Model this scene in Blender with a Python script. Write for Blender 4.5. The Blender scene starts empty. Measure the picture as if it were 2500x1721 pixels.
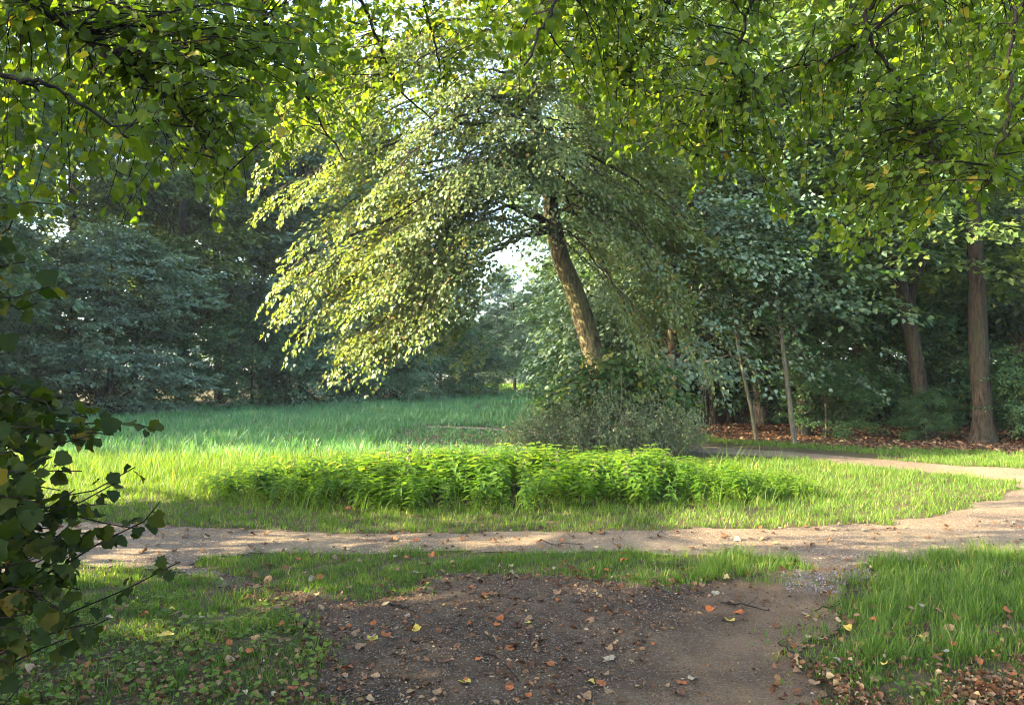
import bpy, math, random
import numpy as np
from mathutils import Matrix, Vector

R = math.radians
rng = np.random.default_rng(7)
random.seed(7)
scn = bpy.context.scene
col = scn.collection

# ------------------------------------------------------------------ camera, sky, sun, exposure
CAM_H = 1.65
FPX = 1805.0                      # focal length in pixels of the 2500 px wide photograph
PITCH = math.atan(54.5 / FPX)     # the horizon lies a little under the middle of the picture
cam_d = bpy.data.cameras.new('camera')
cam_d.sensor_width = 36.0
cam_d.lens = FPX / 2500.0 * 36.0
cam_d.clip_start = 0.05
cam_d.clip_end = 800.0
cam = bpy.data.objects.new('camera', cam_d)
cam.location = (0, 0, CAM_H)
cam.rotation_euler = (R(90) + PITCH, 0, 0)
col.objects.link(cam)
scn.camera = cam

SUN_EL, SUN_AZ = R(27), R(12)     # sun stands to the left; SUN_AZ > 0 leans it behind the camera
sun_dir = Vector((-math.cos(SUN_EL) * math.cos(SUN_AZ), -math.cos(SUN_EL) * math.sin(SUN_AZ), math.sin(SUN_EL)))
world = bpy.data.worlds.new('World')
scn.world = world
world.use_nodes = True
wn, wl = world.node_tree.nodes, world.node_tree.links
wn.clear()
sky = wn.new('ShaderNodeTexSky')
sky.sky_type = 'NISHITA'
sky.sun_disc = False
sky.sun_elevation = SUN_EL
sky.sun_rotation = R(270) - SUN_AZ
sky.air_density = 1.0
sky.dust_density = 2.0
sky.ozone_density = 0.8
bg = wn.new('ShaderNodeBackground')
bg.inputs['Strength'].default_value = 0.15
wo = wn.new('ShaderNodeOutputWorld')
wl.new(sky.outputs[0], bg.inputs[0])
wl.new(bg.outputs[0], wo.inputs[0])

sun_l = bpy.data.lights.new('sun', 'SUN')
sun_l.energy = 5.0
sun_l.angle = R(0.6)
sun_l.color = (1.0, 0.88, 0.62)
sun = bpy.data.objects.new('sun', sun_l)
sun.rotation_euler = sun_dir.to_track_quat('Z', 'Y').to_euler()
sun.location = (-20, 5, 20)
col.objects.link(sun)

vs = scn.view_settings
vs.view_transform = 'Standard'
vs.look = 'None'
vs.exposure = 3.15
vs.gamma = 1.0
vs.use_curve_mapping = False
cy = scn.cycles
cy.use_denoising = True
cy.denoiser = 'OPENIMAGEDENOISE'
cy.denoising_input_passes = 'RGB_ALBEDO_NORMAL'
cy.use_adaptive_sampling = False
cy.filter_width = 1.0
cy.use_fast_gi = True            # bounced light past the first bounce is approximated
cy.fast_gi_method = 'REPLACE'
cy.ao_bounces_render = 1
world.light_settings.distance = 10.0
cy.max_bounces = 8
cy.diffuse_bounces = 6
cy.volume_bounces = 1
cy.glossy_bounces = 2
cy.transmission_bounces = 3
cy.transparent_max_bounces = 4
cy.sample_clamp_indirect = 6.0
cy.caustics_reflective = False
cy.caustics_refractive = False

# ------------------------------------------------------------------ helpers
_cp, _sp = math.cos(PITCH), math.sin(PITCH)
def ray(px, py):
    u, v = (px - 1250.0) / FPX, (860.5 - py) / FPX
    return Vector((u, _cp - v * _sp, _sp + v * _cp))
def at(px, py, Y):
    d = ray(px, py)
    return Vector((0, 0, CAM_H)) + d * (Y / d.y)
def gnd(px, py, z=0.0):
    d = ray(px, py)
    return Vector((0, 0, CAM_H)) + d * ((z - CAM_H) / d.z)
def project(P):
    P = np.asarray(P, float)
    dx, dy, dz = P[..., 0], P[..., 1], P[..., 2] - CAM_H
    f = dy * _cp + dz * _sp
    u = -dy * _sp + dz * _cp
    f = np.where(f < 0.05, 0.05, f)
    return 1250 + FPX * dx / f, 860.5 - FPX * u / f, f

class Sines:
    """smooth cheap noise: a few plane waves of random direction"""
    def __init__(s, seed, lam, n=9):
        r = np.random.default_rng(seed)
        a = r.uniform(0, 2 * np.pi, n); k = 2 * np.pi / (lam * r.uniform(.6, 1.7, n))
        s.kx, s.ky, s.kz = np.cos(a) * k, np.sin(a) * k, r.uniform(-1, 1, n) * k
        s.p = r.uniform(0, 2 * np.pi, n); s.n = n
    def __call__(s, x, y, z=0.0):
        x, y, z = np.broadcast_arrays(np.asarray(x, float), np.asarray(y, float), np.asarray(z, float))
        out = np.zeros(x.shape)
        for i in range(s.n):
            out += np.sin(s.kx[i] * x + s.ky[i] * y + s.kz[i] * z + s.p[i])
        return out / math.sqrt(s.n)
_h1 = Sines(1, 6.0)
def height(x, y):
    x = np.asarray(x, float); y = np.asarray(y, float)
    far = np.clip((y - 18) / 20, 0, 1)
    return 0.018 * _h1(x, y) * (1 + 3 * far) + np.clip((y - 20) / 30, 0, 1) ** 2 * 0.12

def tag(o, label=None, cat=None, group=None, kind=None):
    if label: o['label'] = label
    if cat: o['category'] = cat
    if group: o['group'] = group
    if kind: o['kind'] = kind
    return o
def empty(name, loc=(0, 0, 0)):
    o = bpy.data.objects.new(name, None)
    o.empty_display_size = 0.2
    o.location = loc
    col.objects.link(o)
    return o
def mesh_of(name, V, tris=None, quads=None, mat=None, smooth=False):
    V = np.ascontiguousarray(V, dtype=np.float32).reshape(-1, 3)
    t = np.zeros((0, 3), np.int32) if tris is None or len(tris) == 0 else np.asarray(tris, np.int32).reshape(-1, 3)
    q = np.zeros((0, 4), np.int32) if quads is None or len(quads) == 0 else np.asarray(quads, np.int32).reshape(-1, 4)
    me = bpy.data.meshes.new(name)
    me.vertices.add(len(V)); me.vertices.foreach_set('co', V.ravel())
    li = np.concatenate([t.ravel(), q.ravel()]).astype(np.int32)
    me.loops.add(len(li)); me.loops.foreach_set('vertex_index', li)
    tot = np.concatenate([np.full(len(t), 3), np.full(len(q), 4)]).astype(np.int32)
    st = np.concatenate([[0], np.cumsum(tot)[:-1]]).astype(np.int32) if len(tot) else tot
    me.polygons.add(len(tot)); me.polygons.foreach_set('loop_start', st)
    if smooth: me.polygons.foreach_set('use_smooth', np.ones(len(tot), bool))
    me.update(calc_edges=True)
    if mat: me.materials.append(mat)
    return me
def obj(name, me, parent=None, loc=None):
    o = bpy.data.objects.new(name, me)
    if parent: o.parent = parent
    if loc is not None: o.location = loc
    col.objects.link(o)
    return o

class MB:
    """collects geometry for ONE mesh"""
    def __init__(s): s.V, s.T, s.Q, s.n = [], [], [], 0
    def add(s, V, T=None, Q=None):
        V = np.asarray(V, float).reshape(-1, 3)
        if T is not None and len(T): s.T.append(np.asarray(T, np.int64).reshape(-1, 3) + s.n)
        if Q is not None and len(Q): s.Q.append(np.asarray(Q, np.int64).reshape(-1, 4) + s.n)
        s.V.append(V); s.n += len(V)
        return s
    def tube(s, pts, rad, sides=5, ridge=0.0, seed=0):
        P = np.asarray([tuple(p) for p in pts], float); n = len(P)
        rad = np.broadcast_to(np.asarray(rad, float), (n,))
        t = np.gradient(P, axis=0); t /= np.linalg.norm(t, axis=1)[:, None] + 1e-9
        ref = np.array([0.13, 0.97, 0.21]) if abs(t[0][1]) < .9 else np.array([1.0, 0.1, 0.1])
        a = ref - t * (t @ ref)[:, None]; a /= np.linalg.norm(a, axis=1)[:, None] + 1e-9
        b = np.cross(t, a)
        th = np.linspace(0, 2 * np.pi, sides, endpoint=False)
        rr = rad[:, None] * np.ones(sides)[None]
        if ridge:
            nz = Sines(seed + 50, 1.0)
            rr = rr * (1 + ridge * (np.abs(nz(np.cos(th)[None] * 3.0, np.sin(th)[None] * 3.0, P[:, 2:3] * .35)) - .6))
        ring = P[:, None] + a[:, None] * (np.cos(th)[None, :, None] * rr[..., None]) + b[:, None] * (np.sin(th)[None, :, None] * rr[..., None])
        i = np.arange(n - 1)[:, None] * sides; j = np.arange(sides)[None]; k = (j + 1) % sides
        Q = np.stack([i + j, i + k, i + sides + k, i + sides + j], -1).reshape(-1, 4)
        return s.add(ring.reshape(-1, 3), Q=Q)
    def inst(s, tpl, pos, X, Y, Z, scale):
        """many copies of a template; axes are (n,3) arrays"""
        tv, tt = tpl
        n = len(pos)
        if n == 0: return s
        sc = np.asarray(scale, float).reshape(n, -1)
        if sc.shape[1] == 1: sc = np.repeat(sc, 3, 1)
        V = pos[:, None] + tv[None, :, 0, None] * (X * sc[:, :1])[:, None] + tv[None, :, 1, None] * (Y * sc[:, 1:2])[:, None] + tv[None, :, 2, None] * (Z * sc[:, 2:3])[:, None]
        T = tt[None] + (np.arange(n) * len(tv))[:, None, None]
        return s.add(V.reshape(-1, 3), T=T.reshape(-1, 3))
    def mesh(s, name, mat=None, smooth=False, off=None):
        V = np.concatenate(s.V) if s.V else np.zeros((0, 3))
        if off is not None: V = V - np.asarray(tuple(off))
        return mesh_of(name, V, np.concatenate(s.T) if s.T else None, np.concatenate(s.Q) if s.Q else None, mat, smooth)
    def build(s, name, mat, parent=None, smooth=False):
        off = parent.location if parent is not None else None
        return obj(name, s.mesh(name, mat, smooth, off), parent)

def unit(v):
    return v / (np.linalg.norm(v, axis=-1, keepdims=True) + 1e-9)
def frames(d, nrm):
    Y = unit(d); Z = unit(nrm - Y * np.sum(nrm * Y, -1, keepdims=True)); X = np.cross(Y, Z)
    return X, Y, Z
def smooth_path(pts, n):
    """Catmull-Rom through pts"""
    P = np.asarray([tuple(p) for p in pts], float)
    P = np.vstack([2 * P[0] - P[1], P, 2 * P[-1] - P[-2]])
    out = []
    m = len(P) - 3
    for t in np.linspace(0, m, n):
        i = min(int(t), m - 1); f = t - i
        a, b, c, d = P[i:i + 4]
        out.append(.5 * ((2 * b) + (c - a) * f + (2 * a - 5 * b + 4 * c - d) * f * f + (3 * b - a - 3 * c + d) * f ** 3))
    return np.array(out)

# leaf templates: x across, y along, z up; unit length ---------------------------------------
def fold_leaf(side, mids, fold=.10, curl=.12):
    """side: [(x,y)] right outline from base to tip (exclusive); mids: y of midrib points"""
    V = []; T = []
    L = len(side)
    my = [0.0] + list(mids) + [1.0]
    for y in my: V.append((0, y, -curl * y * y))
    for sgn in (1, -1):
        s0 = len(V)
        for x, y in side: V.append((sgn * x, y, fold * x * 2 - curl * y * y))
        chain = [0] + [s0 + i for i in range(L)] + [len(my) - 1]
        m = 0
        for a, b in zip(chain[:-1], chain[1:]):
            yb = V[b][1]
            while m + 1 < len(my) and my[m + 1] <= yb + 1e-6 and m + 1 < len(my) - 1:
                T.append((m, a, m + 1) if sgn > 0 else (m, m + 1, a)); m += 1
            if b != m and a != m: T.append((m, a, b) if sgn > 0 else (m, b, a))
    return np.array(V, float), np.array(T, int)
LEAF4 = (np.array([(0, 0, 0), (.36, .42, .07), (0, 1, -.10), (-.36, .42, .07)], float), np.array([(0, 1, 2), (0, 2, 3)]))
LEAF6 = (np.array([(0, 0, 0), (.40, .22, .06), (.34, .62, .05), (0, 1, -.12), (-.34, .62, .05), (-.40, .22, .06), (0, .5, -.03)], float),
         np.array([(0, 1, 6), (1, 2, 6), (2, 3, 6), (3, 4, 6), (4, 5, 6), (5, 0, 6)]))
HEART_S = fold_leaf([(.34, -.03), (.46, .22), (.37, .56), (.14, .86)], [.45])
LEAF5 = (np.array([(0, 0, 0), (.40, .22, .06), (.33, .62, .05), (0, 1, -.12), (-.33, .62, .05), (-.40, .22, .06)], float), np.array([(0, 1, 2), (0, 2, 3), (0, 3, 4), (0, 4, 5)]))
HEART = fold_leaf([(.20, -.09), (.40, .02), (.47, .20), (.45, .40), (.36, .60), (.22, .78), (.09, .90)], [.25, .5, .75])
LANCE = fold_leaf([(.14, .06), (.22, .22), (.20, .45), (.12, .70)], [.4], fold=.2, curl=.35)
def lobed(points):
    out = [(x, y) for x, y in points] + [(-x, y) for x, y in points[::-1] if abs(x) > 1e-6]
    V = [(0, .42, -.02)] + [(x, y, .10 * abs(x) + .05 * math.sin(9 * x + 5 * y) - .12 * y * y) for x, y in out]
    n = len(out)
    return np.array(V, float), np.array([(0, 1 + i, 1 + (i + 1) % n) for i in range(n)])
MAPLE = lobed([(0, 0), (.18, -.02), (.36, .0), (.40, .12), (.52, .26), (.47, .38), (.50, .54), (.36, .60), (.27, .70), (.19, .84), (.08, .90), (0, .98)])
MAPLE_TORN = lobed([(0, 0), (.16, .02), (.38, .0), (.30, .15), (.50, .28), (.34, .36), (.46, .56), (.28, .58), (.24, .74), (.09, .76), (0, .95)])

# ------------------------------------------------------------------ materials
def newmat(name):
    m = bpy.data.materials.new(name); m.use_nodes = True
    n, l = m.node_tree.nodes, m.node_tree.links
    n.clear()
    out = n.new('ShaderNodeOutputMaterial')
    return m, n, l, out
def ramp(n, stops, fac=None, l=None, interp='LINEAR'):
    r = n.new('ShaderNodeValToRGB'); r.color_ramp.interpolation = interp
    e = r.color_ramp.elements
    while len(e) < len(stops): e.new(0.5)
    for k, (p, c) in zip(e, stops): k.position = p; k.color = (*c, 1)
    if fac is not None: l.new(fac, r.inputs[0])
    return r
def leaf_material(name, stops, trans_tint=(1.0, 1.0, .35), trans=0.45, trans_gain=2.2, rough=.42, spec=.35, per_object=False, patch=None, odd=None):
    m, n, l, out = newmat(name)
    geo = n.new('ShaderNodeNewGeometry')
    fac = geo.outputs['Random Per Island']
    if per_object:
        oi = n.new('ShaderNodeObjectInfo')
        fac = oi.outputs['Random']
    rnd = fac
    if patch:
        tc = n.new('ShaderNodeTexCoord'); nz = n.new('ShaderNodeTexNoise')
        nz.inputs['Scale'].default_value = patch; nz.inputs['Detail'].default_value = 1
        l.new(geo.outputs['Position'], nz.inputs['Vector'])
        mr = n.new('ShaderNodeMapRange'); mr.inputs[1].default_value = .3; mr.inputs[2].default_value = .7
        mr.inputs[3].default_value = -.22; mr.inputs[4].default_value = .22
        l.new(nz.outputs[0], mr.inputs[0])
        ad = n.new('ShaderNodeMath'); ad.use_clamp = True
        l.new(fac, ad.inputs[0]); l.new(mr.outputs[0], ad.inputs[1]); fac = ad.outputs[0]
    rp = ramp(n, stops, fac, l)
    if odd:
        gt = n.new('ShaderNodeMath'); gt.operation = 'GREATER_THAN'; gt.inputs[1].default_value = 1 - odd[1]; l.new(rnd, gt.inputs[0])
        om = n.new('ShaderNodeMix'); om.data_type = 'RGBA'; l.new(gt.outputs[0], om.inputs[0]); l.new(rp.outputs[0], om.inputs[6]); om.inputs[7].default_value = (*odd[0], 1)
        class _o: outputs = [om.outputs[2]]
        rp = _o
    pb = n.new('ShaderNodeBsdfPrincipled')
    pb.inputs['Roughness'].default_value = rough
    pb.inputs['Specular IOR Level'].default_value = spec
    l.new(rp.outputs[0], pb.inputs['Base Color'])
    tr = n.new('ShaderNodeBsdfTranslucent')
    mx = n.new('ShaderNodeMix'); mx.data_type = 'RGBA'; mx.blend_type = 'MULTIPLY'; mx.inputs[0].default_value = 1
    l.new(rp.outputs[0], mx.inputs[6]); mx.inputs[7].default_value = (*[c * trans_gain for c in trans_tint], 1)
    l.new(mx.outputs[2], tr.inputs[0])
    ms = n.new('ShaderNodeMixShader'); ms.inputs[0].default_value = trans
    l.new(pb.outputs[0], ms.inputs[1]); l.new(tr.outputs[0], ms.inputs[2]); l.new(ms.outputs[0], out.inputs[0])
    return m
G = lambda r, g, b: (r, g, b)
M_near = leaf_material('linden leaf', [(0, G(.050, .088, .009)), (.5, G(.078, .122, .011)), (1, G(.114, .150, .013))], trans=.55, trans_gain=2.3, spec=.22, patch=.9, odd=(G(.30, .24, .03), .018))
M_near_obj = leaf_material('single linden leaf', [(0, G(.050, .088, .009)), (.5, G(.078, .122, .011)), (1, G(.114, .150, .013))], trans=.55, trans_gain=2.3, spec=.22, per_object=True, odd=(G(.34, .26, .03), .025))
M_mid = leaf_material('sunlit linden leaf', [(0, G(.085, .130, .035)), (.6, G(.135, .165, .045)), (1, G(.17, .185, .055))], trans=.40, trans_gain=2.0, rough=.42, spec=.35, odd=(G(.28, .17, .06), .02))  # linden leaf colour lightened so the crown reads as sunlit
M_wood = leaf_material('woodland leaf', [(0, G(.072, .130, .068)), (.6, G(.110, .178, .088)), (1, G(.15, .205, .085))], trans=.38, trans_gain=2.0, rough=.42, spec=.28, patch=.12)
M_warm = leaf_material('warm woodland leaf', [(0, G(.065, .105, .030)), (.6, G(.100, .145, .038)), (1, G(.15, .18, .045))], trans=.42, trans_gain=2.0, rough=.45, spec=.22, patch=.15)
M_bluish = leaf_material('oak leaf', [(0, G(.095, .155, .098)), (.6, G(.130, .195, .120)), (1, G(.165, .22, .115))], trans=.30, trans_gain=2.0, rough=.38, spec=.5)
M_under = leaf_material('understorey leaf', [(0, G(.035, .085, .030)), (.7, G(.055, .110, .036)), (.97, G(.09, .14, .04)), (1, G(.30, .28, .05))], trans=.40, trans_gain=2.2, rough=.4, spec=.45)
M_sprout = leaf_material('sprout leaf', [(0, G(.040, .085, .020)), (.75, G(.065, .115, .025)), (.93, G(.16, .17, .03)), (1, G(.28, .25, .04))], trans=.4, trans_gain=2.0)
M_scrub = leaf_material('scrub leaf', [(0, G(.075, .115, .050)), (.6, G(.115, .160, .070)), (1, G(.19, .21, .10))], trans=.3)
M_dark = leaf_material('maple leaf', [(0, G(.016, .028, .004)), (.6, G(.030, .046, .006)), (.88, G(.06, .065, .010)), (1, G(.14, .09, .018))], trans=.50, trans_gain=2.2, rough=.6, spec=.15, per_object=True)  # maple leaf colours darkened to stand in for shade
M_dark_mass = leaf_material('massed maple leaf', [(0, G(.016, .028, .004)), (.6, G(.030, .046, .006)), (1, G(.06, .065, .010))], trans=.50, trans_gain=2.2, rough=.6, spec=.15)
M_nettle = leaf_material('nettle leaf', [(0, G(.055, .120, .014)), (.6, G(.090, .165, .018)), (1, G(.16, .21, .022))], trans=.55, trans_gain=2.2, rough=.5, spec=.3, patch=.8, odd=(G(.24, .24, .05), .04))
M_grass = leaf_material('lawn blade', [(0, G(.060, .120, .016)), (.6, G(.092, .160, .022)), (1, G(.14, .190, .030))], trans=.45, trans_gain=2.0, rough=.5, spec=.2, patch=1.3, odd=(G(.27, .23, .09), .04))
M_meadow = leaf_material('meadow blade', [(0, G(.055, .155, .060)), (.6, G(.085, .200, .075)), (1, G(.13, .23, .08))], trans=.42, trans_gain=2.0, rough=.45, spec=.3, patch=.25, odd=(G(.22, .25, .12), .04))  # blue cast of skylit shade is mixed into the blade colour
M_cover = leaf_material('ground cover leaf', [(0, G(.065, .110, .014)), (.7, G(.105, .150, .018)), (1, G(.16, .19, .03))], trans=.4, spec=.15)
M_litter = leaf_material('dead leaf litter', [(0, G(.045, .022, .012)), (.35, G(.10, .045, .02)), (.65, G(.17, .085, .038)), (.90, G(.24, .145, .075)), (1, G(.34, .26, .13))], trans=.15, trans_tint=(1, .8, .5), rough=.7, spec=.12)
LEAF_KIND = {
    'brown': (G(.12, .055, .025), 'brown'), 'rust': (G(.27, .085, .024), 'rust orange'), 'tan': (G(.21, .125, .062), 'tan'),
    'pale': (G(.24, .20, .13), 'pale grey'), 'yellow': (G(.42, .30, .05), 'yellow')}
def dead_leaf_material(name, c):
    m, n, l, out = newmat(name)
    tc = n.new('ShaderNodeTexCoord'); oi = n.new('ShaderNodeObjectInfo')
    nz = n.new('ShaderNodeTexNoise'); nz.inputs['Scale'].default_value = 6; nz.inputs['Detail'].default_value = 4
    va = n.new('ShaderNodeVectorMath'); va.operation = 'ADD'
    l.new(tc.outputs['Object'], va.inputs[0]); l.new(oi.outputs['Location'], va.inputs[1]); l.new(va.outputs[0], nz.inputs['Vector'])
    rp = ramp(n, [(.25, tuple(x * .45 for x in c)), (.5, c), (.8, tuple(min(.8, x * 1.35) for x in c))], nz.outputs[0], l)
    pb = n.new('ShaderNodeBsdfPrincipled'); pb.inputs['Roughness'].default_value = .7; pb.inputs['Specular IOR Level'].default_value = .15
    l.new(rp.outputs[0], pb.inputs['Base Color']); 
    tr = n.new('ShaderNodeBsdfTranslucent'); l.new(rp.outputs[0], tr.inputs[0])
    ms = n.new('ShaderNodeMixShader'); ms.inputs[0].default_value = .2
    l.new(pb.outputs[0], ms.inputs[1]); l.new(tr.outputs[0], ms.inputs[2]); l.new(ms.outputs[0], out.inputs[0])
    return m
M_dead = {k: dead_leaf_material(k + ' fallen leaf', c) for k, (c, w) in LEAF_KIND.items()}

def bark_material(name, dark, light, moss=None, scale=9.0):
    m, n, l, out = newmat(name)
    geo = n.new('ShaderNodeNewGeometry')
    mp = n.new('ShaderNodeMapping'); mp.inputs['Scale'].default_value = (1, 1, .24)
    l.new(geo.outputs['Position'], mp.inputs[0])
    nz = n.new('ShaderNodeTexNoise'); nz.inputs['Scale'].default_value = scale * 2.2; nz.inputs['Detail'].default_value = 8; nz.inputs['Roughness'].default_value = .65
    l.new(mp.outputs[0], nz.inputs['Vector'])
    rp = ramp(n, [(.38, dark), (.60, light)], nz.outputs[0], l)
    cc = rp.outputs[0]
    if moss:
        n2 = n.new('ShaderNodeTexNoise'); n2.inputs['Scale'].default_value = 2.2; n2.inputs['Detail'].default_value = 5
        l.new(geo.outputs['Position'], n2.inputs['Vector'])
        r2 = ramp(n, [(.45, (0, 0, 0)), (.68, (.8, .8, .8))], n2.outputs[0], l)
        mx = n.new('ShaderNodeMix'); mx.data_type = 'RGBA'
        l.new(r2.outputs[0], mx.inputs[0]); l.new(cc, mx.inputs[6]); mx.inputs[7].default_value = (*moss, 1); cc = mx.outputs[2]
    pb = n.new('ShaderNodeBsdfPrincipled'); pb.inputs['Roughness'].default_value = .9; pb.inputs['Specular IOR Level'].default_value = .15
    l.new(cc, pb.inputs['Base Color'])
    bp = n.new('ShaderNodeBump'); bp.inputs['Strength'].default_value = 1.0; bp.inputs['Distance'].default_value = .07
    l.new(nz.outputs[0], bp.inputs['Height']); l.new(bp.outputs[0], pb.inputs['Normal'])
    l.new(pb.outputs[0], out.inputs[0])
    return m
M_bark = bark_material('linden bark', G(.035, .028, .015), G(.165, .135, .066), moss=G(.10, .10, .032))
M_bark_wood = bark_material('woodland bark', G(.030, .024, .018), G(.115, .092, .064), moss=G(.06, .062, .03))
M_bark_red = bark_material('warm brown bark', G(.016, .012, .008), G(.062, .047, .029), moss=G(.034, .035, .017))  # brown and sapling bark darkened to stand in for the wood's shade
M_bark_pale = bark_material('pale sapling bark', G(.06, .052, .036), G(.16, .135, .09), moss=G(.09, .09, .045))
M_twig = bark_material('dark twig bark', G(.014, .011, .008), G(.036, .028, .02))
M_stem = bark_material('dry stem', G(.07, .055, .035), G(.22, .18, .11))

def soil_material(name, stops, fine=55, bump=.02, big=1.2, speck=None, tint=None, worn=None):
    m, n, l, out = newmat(name)
    geo = n.new('ShaderNodeNewGeometry')
    def noise(s, d=6, r=.6):
        z = n.new('ShaderNodeTexNoise'); z.inputs['Scale'].default_value = s; z.inputs['Detail'].default_value = d; z.inputs['Roughness'].default_value = r
        l.new(geo.outputs['Position'], z.inputs['Vector']); return z
    a = noise(fine, 5, .7); b = noise(big, 4)
    ad = n.new('ShaderNodeMath'); ad.operation = 'MULTIPLY_ADD'; ad.inputs[1].default_value = .55
    l.new(b.outputs[0], ad.inputs[0])
    ml = n.new('ShaderNodeMath'); ml.operation = 'MULTIPLY'; ml.inputs[1].default_value = .45
    l.new(a.outputs[0], ml.inputs[0]); l.new(ml.outputs[0], ad.inputs[2])
    rp = ramp(n, stops, ad.outputs[0], l)
    cc = rp.outputs[0]
    if tint:
        c2 = noise(.55, 3); r2 = ramp(n, [(.42, (0, 0, 0)), (.62, (1, 1, 1))], c2.outputs[0], l)
        mx = n.new('ShaderNodeMix'); mx.data_type = 'RGBA'
        l.new(r2.outputs[0], mx.inputs[0]); l.new(cc, mx.inputs[6]); mx.inputs[7].default_value = (*tint, 1); cc = mx.outputs[2]
    if worn:   # sandier, trodden lane along one side
        sx = n.new('ShaderNodeSeparateXYZ'); l.new(geo.outputs['Position'], sx.inputs[0])
        m1 = n.new('ShaderNodeMath'); m1.operation = 'MULTIPLY_ADD'; m1.inputs[1].default_value = -.55; l.new(sx.outputs[1], m1.inputs[0]); l.new(sx.outputs[0], m1.inputs[2])
        c4 = noise(1.6, 4); m2 = n.new('ShaderNodeMath'); m2.operation = 'MULTIPLY_ADD'; m2.inputs[1].default_value = 1.1; l.new(c4.outputs[0], m2.inputs[0]); l.new(m1.outputs[0], m2.inputs[2])
        mr = n.new('ShaderNodeMapRange'); mr.inputs[1].default_value = -1.25; mr.inputs[2].default_value = -.65; mr.inputs[4].default_value = .9; l.new(m2.outputs[0], mr.inputs[0])
        mx = n.new('ShaderNodeMix'); mx.data_type = 'RGBA'; mm = n.new('ShaderNodeMix'); mm.data_type = 'RGBA'; mm.blend_type = 'MULTIPLY'; mm.inputs[0].default_value = 1; mm.inputs[7].default_value = (*worn, 1)
        l.new(cc, mm.inputs[6]); l.new(mr.outputs[0], mx.inputs[0]); l.new(cc, mx.inputs[6]); l.new(mm.outputs[2], mx.inputs[7]); cc = mx.outputs[2]
    vo = n.new('ShaderNodeTexVoronoi'); vo.inputs['Scale'].default_value = 90
    l.new(geo.outputs['Position'], vo.inputs['Vector'])
    if speck:
        r3 = ramp(n, [(.0, (0, 0, 0)), (.86, (0, 0, 0)), (.9, (1, 1, 1))], None, l, 'CONSTANT')
        sp = n.new('ShaderNodeSeparateColor'); l.new(vo.outputs['Color'], sp.inputs[0]); l.new(sp.outputs[0], r3.inputs[0])
        mx = n.new('ShaderNodeMix'); mx.data_type = 'RGBA'
        l.new(r3.outputs[0], mx.inputs[0]); l.new(cc, mx.inputs[6]); mx.inputs[7].default_value = (*speck, 1); cc = mx.outputs[2]
    pb = n.new('ShaderNodeBsdfPrincipled'); pb.inputs['Roughness'].default_value = .92; pb.inputs['Specular IOR Level'].default_value = .2
    l.new(cc, pb.inputs['Base Color'])
    hs = n.new('ShaderNodeMath'); hs.operation = 'SUBTRACT'; l.new(a.outputs[0], hs.inputs[0]); l.new(vo.outputs['Distance'], hs.inputs[1])
    bp = n.new('ShaderNodeBump'); bp.inputs['Strength'].default_value = 1.0; bp.inputs['Distance'].default_value = bump
    l.new(hs.outputs[0], bp.inputs['Height']); l.new(bp.outputs[0], pb.inputs['Normal'])
    l.new(pb.outputs[0], out.inputs[0])
    return m
M_ground = soil_material('grassy soil', [(.3, G(.045, .034, .013)), (.55, G(.080, .062, .022)), (.75, G(.125, .095, .036))])
M_track = soil_material('dark dirt', [(.36, G(.030, .017, .008)), (.52, G(.095, .056, .025)), (.68, G(.20, .125, .060))], fine=80, bump=.04, speck=G(.18, .125, .08), worn=G(1.9, 1.95, 2.0))
M_path = soil_material('gravel path', [(.3, G(.100, .068, .036)), (.52, G(.180, .128, .070)), (.75, G(.27, .20, .12))], fine=70, bump=.02, speck=G(.31, .24, .16), tint=G(.125, .085, .052))
M_floor = soil_material('forest floor', [(.3, G(.045, .024, .015)), (.55, G(.10, .05, .028)), (.75, G(.17, .085, .045))], fine=25, bump=.04)

def stone_material():
    m, n, l, out = newmat('gravel stone')
    geo = n.new('ShaderNodeNewGeometry')
    rp = ramp(n, [(0, G(.06, .05, .045)), (.5, G(.13, .105, .09)), (.85, G(.21, .18, .16)), (1, G(.34, .31, .29))], geo.outputs['Random Per Island'], l)
    pb = n.new('ShaderNodeBsdfPrincipled'); pb.inputs['Roughness'].default_value = .85
    l.new(rp.outputs[0], pb.inputs['Base Color']); l.new(pb.outputs[0], out.inputs[0])
    return m
M_stone = stone_material()
def crumb_material():
    m, n, l, out = newmat('soil crumb')
    geo = n.new('ShaderNodeNewGeometry')
    rp = ramp(n, [(0, G(.03, .018, .010)), (.6, G(.080, .050, .026)), (.92, G(.15, .10, .058)), (1, G(.25, .19, .13))], geo.outputs['Random Per Island'], l)
    pb = n.new('ShaderNodeBsdfPrincipled'); pb.inputs['Roughness'].default_value = .95
    l.new(rp.outputs[0], pb.inputs['Base Color']); l.new(pb.outputs[0], out.inputs[0])
    return m
M_crumb = crumb_material()

# ------------------------------------------------------------------ regions on the ground (world polygons)
def poly(px_pts): return np.array([tuple(gnd(*p))[:2] for p in px_pts])
def inside(pg, x, y):
    x = np.asarray(x, float); y = np.asarray(y, float)
    r = np.zeros(x.shape, bool); n = len(pg); j = n - 1
    for i in range(n):
        xi, yi = pg[i]; xj, yj = pg[j]
        c = ((yi > y) != (yj > y)) & (x < (xj - xi) * (y - yi) / (yj - yi + 1e-12) + xi)
        r ^= c; j = i
    return r
_w1, _w2 = Sines(11, .7), Sines(12, .7)
def inside_w(pg, x, y, amp=.07):
    return inside(pg, x + amp * _w1(x, y), y + amp * _w2(x, y))
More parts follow.
